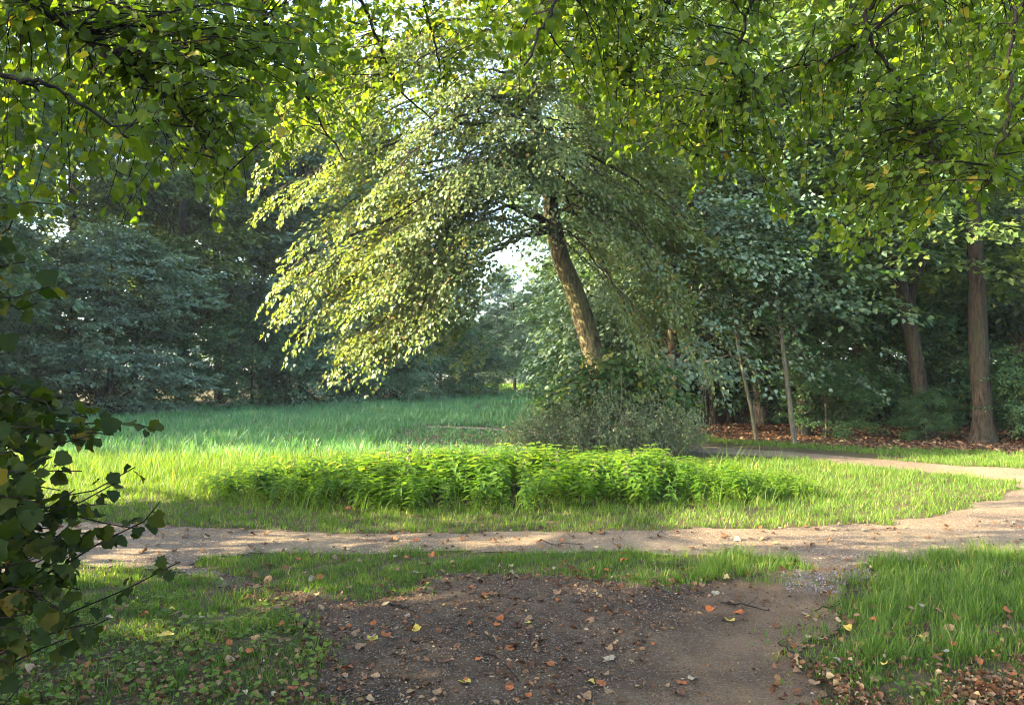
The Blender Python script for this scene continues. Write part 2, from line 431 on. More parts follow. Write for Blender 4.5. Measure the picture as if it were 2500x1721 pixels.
# main path with the arm that swings round the island's point and back behind the scrub
PATH = np.vstack([
    poly([(-900, 1330), (-300, 1290), (100, 1284), (600, 1290), (1100, 1297), (1500, 1297), (1900, 1290), (2150, 1276), (2300, 1252), (2420, 1222), (2490, 1196),
          (2470, 1176), (2330, 1160), (2100, 1139), (1900, 1119), (1750, 1108), (1640, 1101), (1450, 1078), (1310, 1066), (1200, 1053), (1120, 1046), (1040, 1043)]),
    poly([(1040, 1040), (1150, 1042), (1290, 1054), (1450, 1066), (1640, 1086), (1780, 1094), (1950, 1109), (2150, 1124), (2330, 1138), (2520, 1146), (2800, 1160), (3300, 1180)]),
    poly([(3300, 1330), (2700, 1340), (2500, 1346), (2300, 1356), (2180, 1370), (2100, 1392), (2010, 1400), (1960, 1372), (1800, 1354), (1500, 1347), (1000, 1343), (620, 1344), (500, 1352),
          (470, 1372), (540, 1392), (600, 1410), (560, 1425), (440, 1398), (330, 1385), (180, 1384), (-100, 1420), (-700, 1560)])])
TRACK = poly([(520, 1396), (600, 1412), (700, 1440), (820, 1472), (900, 1480), (960, 1462), (1010, 1418), (1090, 1402), (1250, 1404), (1400, 1410), (1560, 1426), (1700, 1432), (1820, 1420),
              (1920, 1396), (2010, 1385), (2130, 1380), (2085, 1420), (2040, 1470), (2005, 1540), (1980, 1620), (1960, 1740), (1940, 2300), (1900, 3200), (700, 3200), (780, 2300), (835, 1740), (800, 1640), (770, 1560), (700, 1490), (600, 1440)])
NETTLE_C, NETTLE_A, NETTLE_B = (-.15, 10.35), 4.4, 1.38
def nettle_f(x, y): return ((x - NETTLE_C[0]) / NETTLE_A) ** 2 + ((y - NETTLE_C[1]) / NETTLE_B) ** 2
FOREST = poly([(1700, 1062), (1760, 1074), (2000, 1088), (2250, 1098), (2520, 1108), (3200, 1125), (4200, 1140)])
FOREST = np.vstack([FOREST, [(60, 30), (60, 90), (9, 90), (7, 45), (5.2, 27)]])

# ------------------------------------------------------------------ ground sheets
def grid_sheet(name, x0, x1, y0, y1, step, mat, mask=None, dz=0.0, extra=None):
    xs = np.arange(x0, x1 + step * .5, step); ys = np.arange(y0, y1 + step * .5, step)
    X, Y = np.meshgrid(xs, ys)
    Z = height(X, Y) + dz
    if extra is not None: Z = Z + extra(X, Y)
    nx = len(xs)
    i, j = np.meshgrid(np.arange(len(ys) - 1), np.arange(nx - 1), indexing='ij')
    Q = np.stack([i * nx + j, i * nx + j + 1, (i + 1) * nx + j + 1, (i + 1) * nx + j], -1).reshape(-1, 4)
    if mask is not None:
        cx = (X[:-1, :-1] + step / 2).ravel(); cyy = (Y[:-1, :-1] + step / 2).ravel()
        Q = Q[mask(cx, cyy)]
    V = np.stack([X.ravel(), Y.ravel(), Z.ravel()], -1)
    used = np.unique(Q); re = np.full(len(V), -1); re[used] = np.arange(len(used))
    o = obj(name, mesh_of(name, V[used], quads=re[Q], mat=mat, smooth=True))
    tag(o, kind='structure')
    return o
def build_ground():
    # one sheet: fine near the camera, coarse to the horizon
    a = np.concatenate([-np.geomspace(400, 32, 14), np.arange(-30, 30.1, .6), np.geomspace(32, 400, 14)])
    b = np.concatenate([-np.geomspace(300, 8, 10), np.arange(-6, 60.1, .6), np.geomspace(62, 500, 14)])
    X, Y = np.meshgrid(a, b); nx = len(a)
    V = np.stack([X.ravel(), Y.ravel(), height(X, Y).ravel()], -1)
    i, j = np.meshgrid(np.arange(len(b) - 1), np.arange(nx - 1), indexing='ij')
    Q = np.stack([i * nx + j, i * nx + j + 1, (i + 1) * nx + j + 1, (i + 1) * nx + j], -1).reshape(-1, 4)
    o = obj('ground', mesh_of('ground', V, quads=Q, mat=M_ground, smooth=True)); tag(o, kind='structure')
build_ground()
_micro = Sines(31, .16)
grid_sheet('gravel_path', -12, 16, 5.2, 26, .07, M_path, lambda x, y: inside_w(PATH, x, y, .05), dz=.008, extra=lambda x, y: .0012 * _micro(x, y))
grid_sheet('dirt_track', -3.5, 4.5, 1.0, 8.0, .04, M_track, lambda x, y: inside_w(TRACK, x, y, .06), dz=.015, extra=lambda x, y: .006 * _micro(x, y))
grid_sheet('forest_floor', 2, 60, 14, 90, .5, M_floor, lambda x, y: inside_w(FOREST, x, y, .25), dz=.015)

# ------------------------------------------------------------------ trees
def spray(mb, rg, C, O, L, n, size, droop=.35, jit=.35, tpl=LEAF4, wide=.55, thick=.05, lift=.35):
    """flat drooping fans of leaves: C centres, O outward directions, L lengths"""
    S = len(C)
    if S == 0: return
    O = unit(O); up = np.array([0, 0, 1.0])
    side = unit(np.cross(O, up)[:, None] * 1.0 + 1e-6)[:, 0]
    u = rg.random((S, n)) ** .75
    v = rg.uniform(-1, 1, (S, n)) * (.25 + .75 * np.sin(np.clip(u, 0, 1) * 2.6)) * wide
    Lc = L[:, None, None]
    P = C[:, None] + O[:, None] * (u[..., None] - .35) * Lc + side[:, None] * v[..., None] * Lc
    P[..., 2] += (-droop * (u ** 1.8) + rg.normal(0, thick, (S, n))) * L[:, None]
    d = O[:, None] + side[:, None] * (v[..., None] * 1.4) + rg.normal(0, .35, (S, n, 3)); d[..., 2] -= droop * 1.1 * u + .15
    nr = np.broadcast_to(up, (S, n, 3)) + O[:, None] * lift + rg.normal(0, jit, (S, n, 3))
    X, Y, Z = frames(d.reshape(-1, 3), nr.reshape(-1, 3))
    sz = size * rg.uniform(.65, 1.25, S * n)
    mb.inst(tpl, P.reshape(-1, 3), X, Y, Z, sz)

def bough(mb, a, b, r0, r1, rg, n=7, sag=0.0, wob=.06, sides=5):
    a = np.asarray(tuple(a), float); b = np.asarray(tuple(b), float); L = np.linalg.norm(b - a)
    t = np.linspace(0, 1, n)[:, None]
    P = a + (b - a) * t
    P[1:-1] += rg.normal(0, wob * L, (n - 2, 3)) * .5
    P[:, 2] += sag * L * np.sin(np.pi * t[:, 0])
    mb.tube(P, np.linspace(r0, r1, n), sides)
    return P

def tree_proto(seed, H, zb, rad, tr, sprays, per, leaf, mat, bark, trunk_lean=.03, shape='dome', droop=.35, spray_len=1.1, limbs=26, fork=False):
    """meshes (trunk, crown) standing at the origin"""
    rg = np.random.default_rng(seed)
    tb, cb = MB(), MB()
    n = 14
    zz = np.linspace(-.1, H * .93, n)
    lean = np.cumsum(rg.normal(0, trunk_lean, (n, 2)), 0) * H / n
    lean -= lean[0]
    T = np.column_stack([lean, zz])
    rr = tr * (1 - .93 * (zz / H).clip(0, 1) ** .9)
    rr[0] *= 1.55; rr[1] *= 1.08
    T = np.insert(T, 1, [0, 0, .35], 0); rr = np.insert(rr, 1, tr * 1.12)
    tb.tube(T, rr, 10)
    def axis(z):
        return np.column_stack([np.interp(z, T[:, 2], T[:, 0]), np.interp(z, T[:, 2], T[:, 1]), z])
    nz = Sines(seed + 3, rad * .9); nz2 = Sines(seed + 4, rad * 1.1)
    per_clump = 13
    N = int(sprays / per_clump * 1.5)
    f = rg.random(N)
    z = zb + (H - zb) * f
    if shape == 'dome': env = np.sin(np.pi * np.clip(.18 + .82 * f, 0, 1)) ** .55 * 1.0
    elif shape == 'skirt': env = (1 - f) ** .55 * .95 + .12
    else: env = np.clip(np.minimum(.55 + f * 1.4, (1.02 - f) * 2.2), .1, 1)
    th = rg.uniform(0, 2 * np.pi, N)
    rf = .30 + .70 * np.sqrt(rg.random(N))
    ax = axis(z)
    C = ax + np.column_stack([np.cos(th), np.sin(th), np.zeros(N)]) * (rad * env * rf * (1 + .22 * nz2(np.cos(th) * rad, np.sin(th) * rad, z)))[:, None]
    keep = nz(C[:, 0], C[:, 1], C[:, 2] * 1.5) > -.9
    C = C[keep][:sprays // per_clump]; ax = ax[keep][:sprays // per_clump]
    cs = spray_len * .62
    C = (C[:, None] + rg.normal(0, 1, (len(C), per_clump, 3)) * np.array([cs, cs, cs * .42])).reshape(-1, 3)
    C[:, 2] = np.maximum(C[:, 2], .25)
    ax = np.repeat(ax, per_clump, 0)
    O = C - ax; O[:, 2] += .10 * np.linalg.norm(O, axis=1)
    spray(cb, rg, C, O, spray_len * rg.uniform(.5, 1.0, len(C)), per, leaf, droop=droop, jit=.55, lift=.6, thick=.08)
    for k in rg.choice(len(C), min(limbs, len(C)), replace=False):
        z0 = max(zb * .8, C[k, 2] - np.linalg.norm(O[k][:2]) * rg.uniform(.4, .9))
        a = axis(np.array([min(z0, H * .9)]))[0]
        bough(tb, a, C[k], max(.02, tr * .30 * (1 - z0 / H)), .012, rg, sag=.06)
    return tb.mesh('trunk', bark, True), cb.mesh('crown', mat)

def plant(name, meshes, loc, rz=0.0, s=1.0, label=None, cat='tree', group=None, tilt=(0, 0), sz=None):
    r = empty(name, (loc[0], loc[1], float(height(loc[0], loc[1])) - .02))
    r.rotation_euler = (tilt[0], tilt[1], rz); r.scale = (s, s, sz or s)
    tag(r, label, cat, group)
    t = obj('trunk', meshes[0], r); c = obj('crown', meshes[1], r)
    return r

TALL = [tree_proto(101, 21, 3.5, 4.6, .28, 1150, 30, .25, M_wood, M_bark_wood),
        tree_proto(102, 23, 5.5, 4.2, .32, 1100, 30, .25, M_warm, M_bark_wood),
        tree_proto(103, 18, 2.4, 4.8, .24, 1150, 30, .23, M_bluish, M_bark_wood, droop=.2),
        tree_proto(104, 16, 1.4, 4.0, .20, 1000, 30, .21, M_wood, M_bark_wood, shape='skirt', droop=.5)]
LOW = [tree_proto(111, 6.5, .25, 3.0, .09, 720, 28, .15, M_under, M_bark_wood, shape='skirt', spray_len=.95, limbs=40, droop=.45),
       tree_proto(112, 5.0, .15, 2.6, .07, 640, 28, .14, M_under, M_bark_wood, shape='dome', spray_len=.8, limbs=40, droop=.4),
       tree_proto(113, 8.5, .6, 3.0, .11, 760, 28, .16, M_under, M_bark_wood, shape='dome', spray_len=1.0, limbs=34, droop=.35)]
OAKY = tree_proto(121, 9.5, .1, 5.2, .22, 1800, 30, .19, M_bluish, M_bark_wood, shape='dome', droop=.15, spray_len=.9, limbs=40)
SKIRT = tree_proto(122, 9, .1, 5.0, .20, 1700, 30, .185, M_wood, M_bark_wood, shape='skirt', droop=.6, spray_len=1.3, limbs=40)

# --- meadow's far edge, along its left side
plant('oak_tree', OAKY, (-16.6, 30.5), .4, .78, 'broad rounded grey-green tree bulging over the edge of the meadow')
plant('oak_tree', OAKY, (-20.2, 27.5), 2.2, .80, 'rounded grey-green tree half hidden behind the dark maple shrub')
plant('beech_tree', SKIRT, (-11.0, 38.5), 1.1, .68, 'dark low tree with drooping tiers of leaves touching the shaded meadow')
plant('beech_tree', SKIRT, (-7.0, 44.5), 2.9, .62, 'low dark tree with layered boughs beside the rounded thicket', tilt=(0, 0))
plant('thicket_tree', LOW[1], (-4.7, 49.0), 0.2, 1.15, 'rounded bright thicket at the far tip of the meadow')
plant('thicket_tree', LOW[0], (-3.0, 53.0), 1.2, .8, 'small upright thicket with bare stems at the far tip of the meadow')
left_tall = [(-21, 35, 0, 1.0), (-16.5, 37, 1, 1.0), (-12.5, 41, 2, 1.05), (-10.5, 47.5, 1, .85), (-7.5, 53, 0, .6), (-24, 44, 1, 1.1), (-18, 47, 0, 1.1), (-13, 53, 1, 1.05),
             (-12, 62, 0, 1.0), (-7.5, 70, 2, .8), (-27, 30, 0, 1.0), (-31, 38, 1, 1.1), (-22, 58, 2, 1.2), (-15, 66, 1, 1.2)]
for i, (x, y, k, s) in enumerate(left_tall):
    plant('woodland_tree', TALL[k], (x, y), i * 1.7, s, 'tall shaded tree in the wood behind the far edge of the meadow', group='tall trees behind the meadow')
for i, (x, y, k, s) in enumerate([(-17, 33.5, 0, .9), (-12.8, 36.5, 1, 1.0), (-8.0, 43.5, 1, .8), (-22.5, 30, 0, 1.1), (-14, 44, 2, 1), (-19.5, 40, 2, 1.0), (-9.5, 52, 2, 1.1), (-25, 35, 2, 1.1)]):
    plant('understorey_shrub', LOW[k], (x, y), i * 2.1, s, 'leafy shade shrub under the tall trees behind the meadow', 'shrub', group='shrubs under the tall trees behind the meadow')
# --- the end of the glade: small tree against the sunlit field, trees closing the view
for i, (x, y, k, s, t) in enumerate([(.2, 60, 2, .58, 'small pale round tree at the end of the glade, just left of the leaning trunk'), (2.8, 63, 2, .52, 'round hazy tree at the glade end, half behind the leaning trunk'), (-1.4, 67, 0, .50, 'small distant tree between the hanging linden foliage and the leaning trunk'), (1.5, 55.5, 3, .52, 'low drooping tree at the glade end beside the bright field')]):
    plant('glade_end_tree', TALL[k], (x, y), i * 2.0, s, t, group='trees closing the glade')
plant('small_tree', TALL[3], (-2.4, 62), .7, .42, 'small dark-trunked tree standing against the sunlit field at the glade end')
for i, (x, y, k, s, t) in enumerate([(4.2, 46, 3, .80, 'hazy blue-green tree directly behind the leaning trunk at the glade end'), (5.6, 40, 3, .85, 'low-branched tree between the leaning linden and the slim woodland trunks'), (6.2, 58, 0, .8, 'tall pale tree farthest back behind the leaning trunk')]):
    plant('glade_end_tree', TALL[k], (x, y), 1 + i * 1.3, s, t, group='trees closing the glade')
for i, (x, y, k, s) in enumerate([(-9, 112, 0, .8), (-2, 118, 2, .7), (5, 110, 0, .6), (12, 116, 1, 1.0), (-16, 110, 2, 1.2), (0, 96, 3, .5), (8, 98, 2, .7)]):
    plant('far_tree', TALL[k], (x, y), i * 1.9, s, 'distant tree beyond the sunlit field', group='distant trees beyond the field')
def far_wood():
    rg = np.random.default_rng(33); mb = MB(); n = 2300
    x = rg.uniform(-75, 85, n); y = rg.uniform(80, 100, n) + np.abs(x) * .12
    y = np.where(np.abs(x) > 30, y - (np.abs(x) - 30) * .55, y)
    y = np.where(np.abs(x) < 14, y + 26, y)
    top = 15 + 3.5 * Sines(34, 9)(x, y * .3); z = top * rg.random(n) ** .8
    C = np.column_stack([x, y, z]); O = np.column_stack([rg.normal(0, .6, n), -np.ones(n), np.zeros(n)])
    spray(mb, rg, C, O, rg.uniform(1.6, 3.0, n), 24, .62, droop=.4)
    o = mb.build('far_wood', M_wood); tag(o, 'continuous dark wall of distant woodland seen between the nearer trees', 'wood', kind='stuff')
far_wood()
HANG = tree_proto(131, 12, 2.1, 3.3, .16, 1300, 30, .125, M_bluish, M_bark_wood, shape='skirt', droop=.65, spray_len=1.1, limbs=40)
plant('hornbeam_tree', HANG, (4.3, 19.8), .6, 1.0, 'drooping blue-green tree close behind the leaning linden, over the far path')
# --- wood on the right
M_red = M_bark_red
def straight_trunk(name, px_base, pts, w, label, leafmesh=None, bark=M_bark_red, sides=14, flare=1.5, top=16.0, crown=None, rz=0.0, fork=None, group=None):
    """a trunk traced through picture points at its own distance, with a crown above"""
    g = gnd(*px_base); Y = g.y
    root = empty(name, (g.x, g.y, float(height(g.x, g.y)) - .02))
    tag(root, label, 'tree', group)
    P = [(g.x, g.y, -.05)] + [tuple(at(px, py, Y)) for px, py in pts]
    last, prev = np.array(P[-1]), np.array(P[-2])
    d = unit((last - prev)[None])[0]
    while last[2] < top - 1:
        d = unit((d + np.array([0, 0, .12]))[None])[0]; last = last + d * 1.6; P.append(tuple(last))
    Ps = smooth_path(P, 40)
    r = w / 2 * (1 - .75 * np.clip(Ps[:, 2] / top, 0, 1))
    r *= 1 + (flare - 1) * np.exp(-np.clip(Ps[:, 2], 0, 9) / .28)
    mb = MB(); mb.tube(Ps, r, sides, ridge=.10, seed=int(px_base[0]))
    rg = np.random.default_rng(int(px_base[0]))
    if fork:
        for (fx, fy, tx, ty, fw) in fork:
            a, b = at(fx, fy, Y), at(tx, ty, Y + rg.uniform(-.6, .6))
            bough(mb, a, b, fw, fw * .6, rg, n=8, wob=.03, sides=7)
    mb.build('trunk', bark, root, True)
    if crown:
        cm, s = crown
        c = obj('crown', cm, root, (Ps[-1][0] - g.x, Ps[-1][1] - g.y, -2.0)); c.rotation_euler = (0, 0, rz); c.scale = (s, s, s)
    return root
def high_crown(seed, zb, H, rad, n, leaf, mat):
    rg = np.random.default_rng(seed); cb = MB()
    f = rg.random(n); th = rg.uniform(0, 2 * np.pi, n)
    env = np.sin(np.pi * (.12 + .86 * f)) ** .6
    rr = rad * env * (.25 + .75 * np.sqrt(rg.random(n)))
    C = np.column_stack([np.cos(th) * rr, np.sin(th) * rr, zb + (H - zb) * f])
    nz = Sines(seed, 2.2); C = C[nz(C[:, 0], C[:, 1], C[:, 2]) > -.6]
    O = C * np.array([1, 1, 0]); O[:, 2] += .1
    spray(cb, rg, C, O, rg.uniform(.7, 1.4, len(C)), 28, leaf, droop=.4)
    return cb.mesh('crown', mat)
CR1, CR2 = high_crown(201, 6.0, 19, 4.2, 620, .19, M_warm), high_crown(202, 5.2, 17, 3.6, 520, .18, M_wood)
straight_trunk('linden_tree', (2402, 1081), [(2398, 980), (2390, 860), (2386, 720), (2380, 600)], .43, 'stout brown trunk with flared foot, the thickest beside the far path', crown=(CR1, 1.0), flare=1.7, sides=20)
straight_trunk('linden_tree', (2262, 1072), [(2248, 960), (2230, 840), (2205, 720), (2188, 650)], .40, 'reddish brown trunk leaning and forked above bare undergrowth stems', crown=(CR2, 1.0), rz=1, sides=16,
               fork=[(2205, 730, 2165, 640, .09), (2215, 760, 2262, 600, .10)])
straight_trunk('woodland_tree', (2100, 1040), [(2098, 900), (2094, 760), (2088, 640)], .42, 'dark forked trunk standing deep between the two brown trunks', bark=M_bark_wood, crown=(CR1, 1.0), rz=2, fork=[(2085, 760, 2040, 640, .10)])
straight_trunk('woodland_tree', (2490, 1050), [(2488, 900), (2486, 740), (2484, 600)], .50, 'dark trunk cut by the frame edge behind the stout brown trunk', bark=M_bark_wood, crown=(CR2, 1.1), rz=.5)
straight_trunk('woodland_tree', (1783, 1034), [(1776, 940), (1768, 850), (1762, 740)], .24, 'slim trunk with sun on its side among dark stems by the shrubs', bark=M_red, crown=(CR2, .95), rz=3)
straight_trunk('woodland_tree', (1858, 1040), [(1852, 940), (1842, 840), (1838, 720)], .40, 'dark sun-flecked trunk between the slim trunk and the pale saplings', bark=M_bark_wood, crown=(CR1, 1.05), rz=4)
straight_trunk('woodland_tree', (1742, 1036), [(1738, 920), (1732, 800)], .22, 'thin black trunk nearest the scrub behind the leaning tree', bark=M_bark_wood, crown=(CR2, .9), rz=5)
straight_trunk('woodland_tree', (1962, 1060), [(1956, 940), (1944, 800), (1938, 700)], .30, 'dark trunk just behind the taller pale sapling', bark=M_bark_wood, crown=(CR2, 1.0), rz=1.6)
straight_trunk('woodland_tree', (534, 988), [(531, 880), (528, 720), (528, 560)], .46, 'upright grey trunk behind the dark low tree across the meadow', bark=M_bark_wood, crown=(CR1, 1.1), rz=.3, top=20)
straight_trunk('woodland_tree', (742, 984), [(740, 880), (737, 760), (733, 620)], .50, 'upright trunk nearest the hanging linden foliage, across the meadow', bark=M_bark_wood, crown=(CR2, 1.2), rz=1.3, top=20)
straight_trunk('woodland_tree', (640, 986), [(645, 860), (668, 740), (700, 620)], .42, 'trunk leaning towards the linden behind the meadow, with a long arching bough', bark=M_bark_wood, crown=(CR2, 1.1), rz=2.3, top=20, fork=[(690, 660, 540, 610, .10), (560, 612, 420, 586, .07), (655, 800, 735, 690, .12)])
straight_trunk('woodland_tree', (372, 1000), [(362, 860), (335, 680), (308, 590), (280, 500)], .40, 'dark trunk leaning away above the rounded grey-green tree', bark=M_bark_wood, crown=(CR1, 1.0), rz=3.3, top=18)
def sapling(px_base, pts, w, label, side):
    g = gnd(*px_base); Y = g.y; root = empty('sapling', (g.x, g.y, -.02)); tag(root, label, 'sapling')
    P = smooth_path([(g.x, g.y, -.03)] + [tuple(at(px, py, Y)) for px, py in pts], 26)
    mb = MB(); mb.tube(P, np.linspace(w / 2, w / 5, 26), 8)
    rg = np.random.default_rng(int(px_base[0])); cb = MB(); C, O = [], []
    for (fx, fy, tx, ty) in side:
        bp = bough(mb, at(fx, fy, Y), at(tx, ty, Y - .5), w * .22, .008, rg, n=8, wob=.03)
        for q in range(4): C.append(bp[-1 - q]); O.append(bp[-1] - bp[0])
    for q in range(60):
        C.append(P[-1] + rg.normal(0, .9, 3) * np.array([1, 1, .6])); O.append(C[-1] - P[-6])
    spray(cb, rg, np.array(C), np.array(O), rg.uniform(.5, .9, len(C)), 22, .12, tpl=LEAF6)
    mb.build('trunk', M_bark_pale, root, True); cb.build('crown', M_under, root)
sapling((1941, 1085), [(1925, 960), (1908, 820), (1893, 700), (1880, 600)], .13, 'pale slender sapling rising straight from the verge of the far path', [(1906, 800), (1870, 740)] and [(1910, 830, 1868, 770), (1900, 745, 1850, 690), (1898, 720, 1940, 640)])
sapling((1848, 1078), [(1830, 980), (1808, 880), (1795, 790), (1790, 700)], .10, 'thin crooked sapling leaning out beside the dark sun-flecked trunk', [(1812, 890, 1850, 850), (1800, 820, 1760, 770)])
right_low = [(2.9, 24.5, 0, .75), (4.2, 28, 2, .9), (5.9, 31, 0, 1), (7.8, 25.6, 1, .95), (9.6, 23.6, 2, .85), (12.0, 24.0, 2, 1.0), (15.0, 24.0, 0, 1.0),
             (11.0, 29, 2, 1.1), (15.5, 29, 0, 1.1), (8.0, 33, 2, 1.1), (19, 26, 2, 1.1), (16.5, 20.5, 2, .8), (13.0, 34, 2, 1.1), (20, 33, 2, 1.2), (12.7, 18.2, 1, .46), (10.4, 18.6, 1, .26), (8.3, 19.6, 2, .34)]
for i, (x, y, k, s) in enumerate(right_low):
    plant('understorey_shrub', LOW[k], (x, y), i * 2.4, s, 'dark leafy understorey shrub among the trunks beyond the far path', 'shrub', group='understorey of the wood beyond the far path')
right_tall = [(5.4, 34, 0, 1), (9.5, 30, 1, 1), (14, 29, 0, 1), (18.5, 26, 1, 1), (12, 37, 1, 1.1), (17, 36, 0, 1.1), (22, 33, 1, 1.1), (8.5, 43, 0, 1.1), (14, 46, 1, 1.1), (21, 45, 0, 1.2), (27, 40, 1, 1.2), (26, 28, 0, 1.1), (10, 54, 1, 1.1), (18, 56, 0, 1.2)]
for i, (x, y, k, s) in enumerate(right_tall):
    plant('woodland_tree', TALL[k], (x, y), i * 1.3, s, 'tall tree standing deep in the wood beyond the far path', group='tall trees deep in the wood')

# --- trees just outside the picture whose shade falls into it
for i, (x, y, k, s) in enumerate([(-13.0, -1.4, 0, .82), (-11, -7, 2, .8), (-16.6, -3.4, 2, .8), (-20, -3.2, 1, .75), (-26, -5.2, 0, .9)]):
    plant('glade_border_tree', TALL[k], (x, y), i * 2.2, s, 'tree shading the near paths from the side', group='trees shading the near paths')
for i, (x, y, k, s) in enumerate([(-19.5, 18.0, 0, 1.0), (-26.5, 17.0, 2, 1.1), (-23, 22.0, 3, 1.1), (-18.8, 23.2, 0, .95), (-34, 15.2, 1, 1.0), (-30, 22.5, 1, 1)]):
    plant('meadow_border_tree', TALL[k], (x, y), i * 1.2, s, 'tree shading the meadow from its open side', group='trees shading the meadow')

plant('lawn_shade_shrub', LOW[1], (-6.4, 2.9), 1.5, .82, 'dense shrub added out of view, shading the near lawn beside the maple', 'shrub')  # unseen shrub added to keep the sun off the near lawn
plant('path_shade_shrub', LOW[1], (-9.0, 5.9), .5, 1.12, 'rounded shrub added out of view, shading the near end of the main path', 'shrub')  # another unseen shrub, added for its shade on path and grass

# ------------------------------------------------------------------ the leaning linden
def leaning_linden():
    rg = np.random.default_rng(41)
    Y0 = 16.6
    base = gnd(1478, 1094); base = Vector((base.x + .1, Y0, 0))
    root = empty('leaning_linden', (base.x, base.y, -.02))
    tag(root, 'big leaning linden with sunlit foliage cascading from its crown over the meadow', 'tree')
    P = [(base.x, Y0, -.1)] + [tuple(at(px, py, Y0)) for px, py in [(1468, 960), (1452, 880), (1425, 780), (1398, 700), (1370, 630), (1350, 540), (1338, 450), (1318, 340), (1300, 200), (1290, 40), (1285, -150)]]
    Ps = smooth_path(P, 130)
    z = Ps[:, 2]
    r = np.interp(z, [0, .5, 1.5, 4, 6, 9, 12], [.38, .28, .235, .205, .15, .085, .04])
    tb = MB(); tb.tube(Ps, r, 56, ridge=.05, seed=5)
    tb.build('trunk', M_bark, root, True)
    T = lambda px, py, y=Y0: tuple(at(px, py, y))
    boughs = [(735, 690, 13.7), (775, 740, 13.5), (860, 820, 13.4), (940, 800, 13.1), (1010, 760, 13.2), (830, 620, 13.7), (755, 560, 13.9), (900, 700, 13.1), (985, 640, 12.9), (1060, 730, 13.1), (1100, 610, 13.2),
              (870, 500, 13.5), (950, 570, 12.9), (700, 450, 13.9), (690, 340, 13.9), (720, 640, 13.9), (1290, 140, 14.6), (1180, 190, 14.2), (1400, 110, 14.9), (1340, 240, 14.5), (780, 410, 13.3), (720, 230, 14.1), (850, 330, 13.5), (950, 430, 12.9), (1050, 490, 12.9), (1150, 530, 13.3), 
              (900, 220, 13.7), (1000, 330, 13.1), (1120, 390, 13.1), (1230, 420, 13.5), (1300, 450, 14.1), (800, 120, 14.1), (950, 100, 14.1), (1100, 180, 13.7), (1230, 280, 13.9), (1350, 340, 14.3), (1050, 40, 14.6), (1200, 80, 14.6),
              (1450, 420, 15.5), (1560, 480, 16.0), (1700, 560, 16.5), (1790, 620, 16.8), (1600, 600, 15.8), (1500, 560, 15.3), (1650, 700, 16.0), (1560, 760, 15.6), (1700, 830, 16.0), (1600, 850, 15.6), (1480, 690, 15.5), (1440, 600, 15.2),
              (1500, 330, 15.6), (1620, 380, 16.4), (1450, 220, 15.6), (1580, 250, 16.0), (1350, 150, 15.1), (1480, 60, 15.6), (1130, 300, 16.5), (1000, 480, 16.5), (900, 590, 16.2), (1060, 640, 16.4), (1250, 350, 17.5), (1420, 380, 17.8), (1550, 640, 17.6)]
    cb = MB()
    for (px, py, Y) in boughs:
        tip = np.array(tuple(at(px, py, Y)))
        reach = np.linalg.norm(tip[:2] - [base.x - 1.2, Y0])
        zs = np.clip(tip[2] + .42 * reach * rg.uniform(-.1, 1.3), 4.5 + 2.6 * rg.random(), 11.0)
        a = np.array([np.interp(zs, z, Ps[:, 0]), np.interp(zs, z, Ps[:, 1]), zs])
        t = np.linspace(0, 1, 26)[:, None]
        q = a + (tip - a) * t
        q[:, 2] += (rg.uniform(.0, .22) * reach) * np.sin(np.pi * t[:, 0] ** rg.uniform(.8, 1.5)) + rg.normal(0, .02, 26)
        q[1:-1] += np.cumsum(rg.normal(0, .022, (24, 3)), 0) * np.sin(np.pi * t[1:-1])
        r0 = .013 + .008 * reach
        mb = MB(); mb.tube(q, np.linspace(r0, .006, 26), 7)
        C, O = [], []
        fwd = unit((tip - a)[None])[0]; sd = np.array([fwd[1], -fwd[0], 0]); sd /= np.linalg.norm(sd) + 1e-6
        st = np.linspace(.34, 1.0, int(5 + 2.3 * reach))
        for f in st:
            p = q[min(int(f * 25), 25)]
            for sgn in (-1, 1, 0):
                if sgn == 0 and f < .8: continue
                e = p + sd * sgn * (rg.uniform(.12, .55) if px < 1380 else rg.uniform(.2, .95)) * (1.15 - .6 * f) + fwd * rg.uniform(.05, .35) + np.array([0, 0, -.10 - .22 * rg.random()])
                if sgn: bough(mb, p, e, .007, .003, rg, n=4, sides=3)
                ex, ey, ef = project(e)
                tx = np.interp(ey, [540, 640, 700, 790, 880, 960], [1350, 1372, 1398, 1425, 1452, 1468])
                if ef < 18.2 and 600 < ey < 985 and (abs(ex - tx) < 85 or (1215 < ex < tx and ey > 690)): continue
                if ef < 17.5 and 470 < ey < 620 and abs(ex - np.interp(ey, [470, 620], [1340, 1366])) < 30: continue
                if ef < 18.5 and ((ex - 1268) / 88) ** 2 + ((ey - 603) / 54) ** 2 < 1: continue
                C.append(e); O.append((e - p) + fwd * .35)
        mb.build('branch', M_bark_wood, root, True)
        n = len(C)
        if n == 0: continue
        spray(cb, rg, np.array(C), np.array(O), rg.uniform(.45, .9, n), 40 if px < 1380 else 30, .07 if px < 1380 else .085, droop=.42, tpl=LEAF5 if px < 1380 else LEAF4, wide=.42, jit=.36, lift=.5, thick=.03)
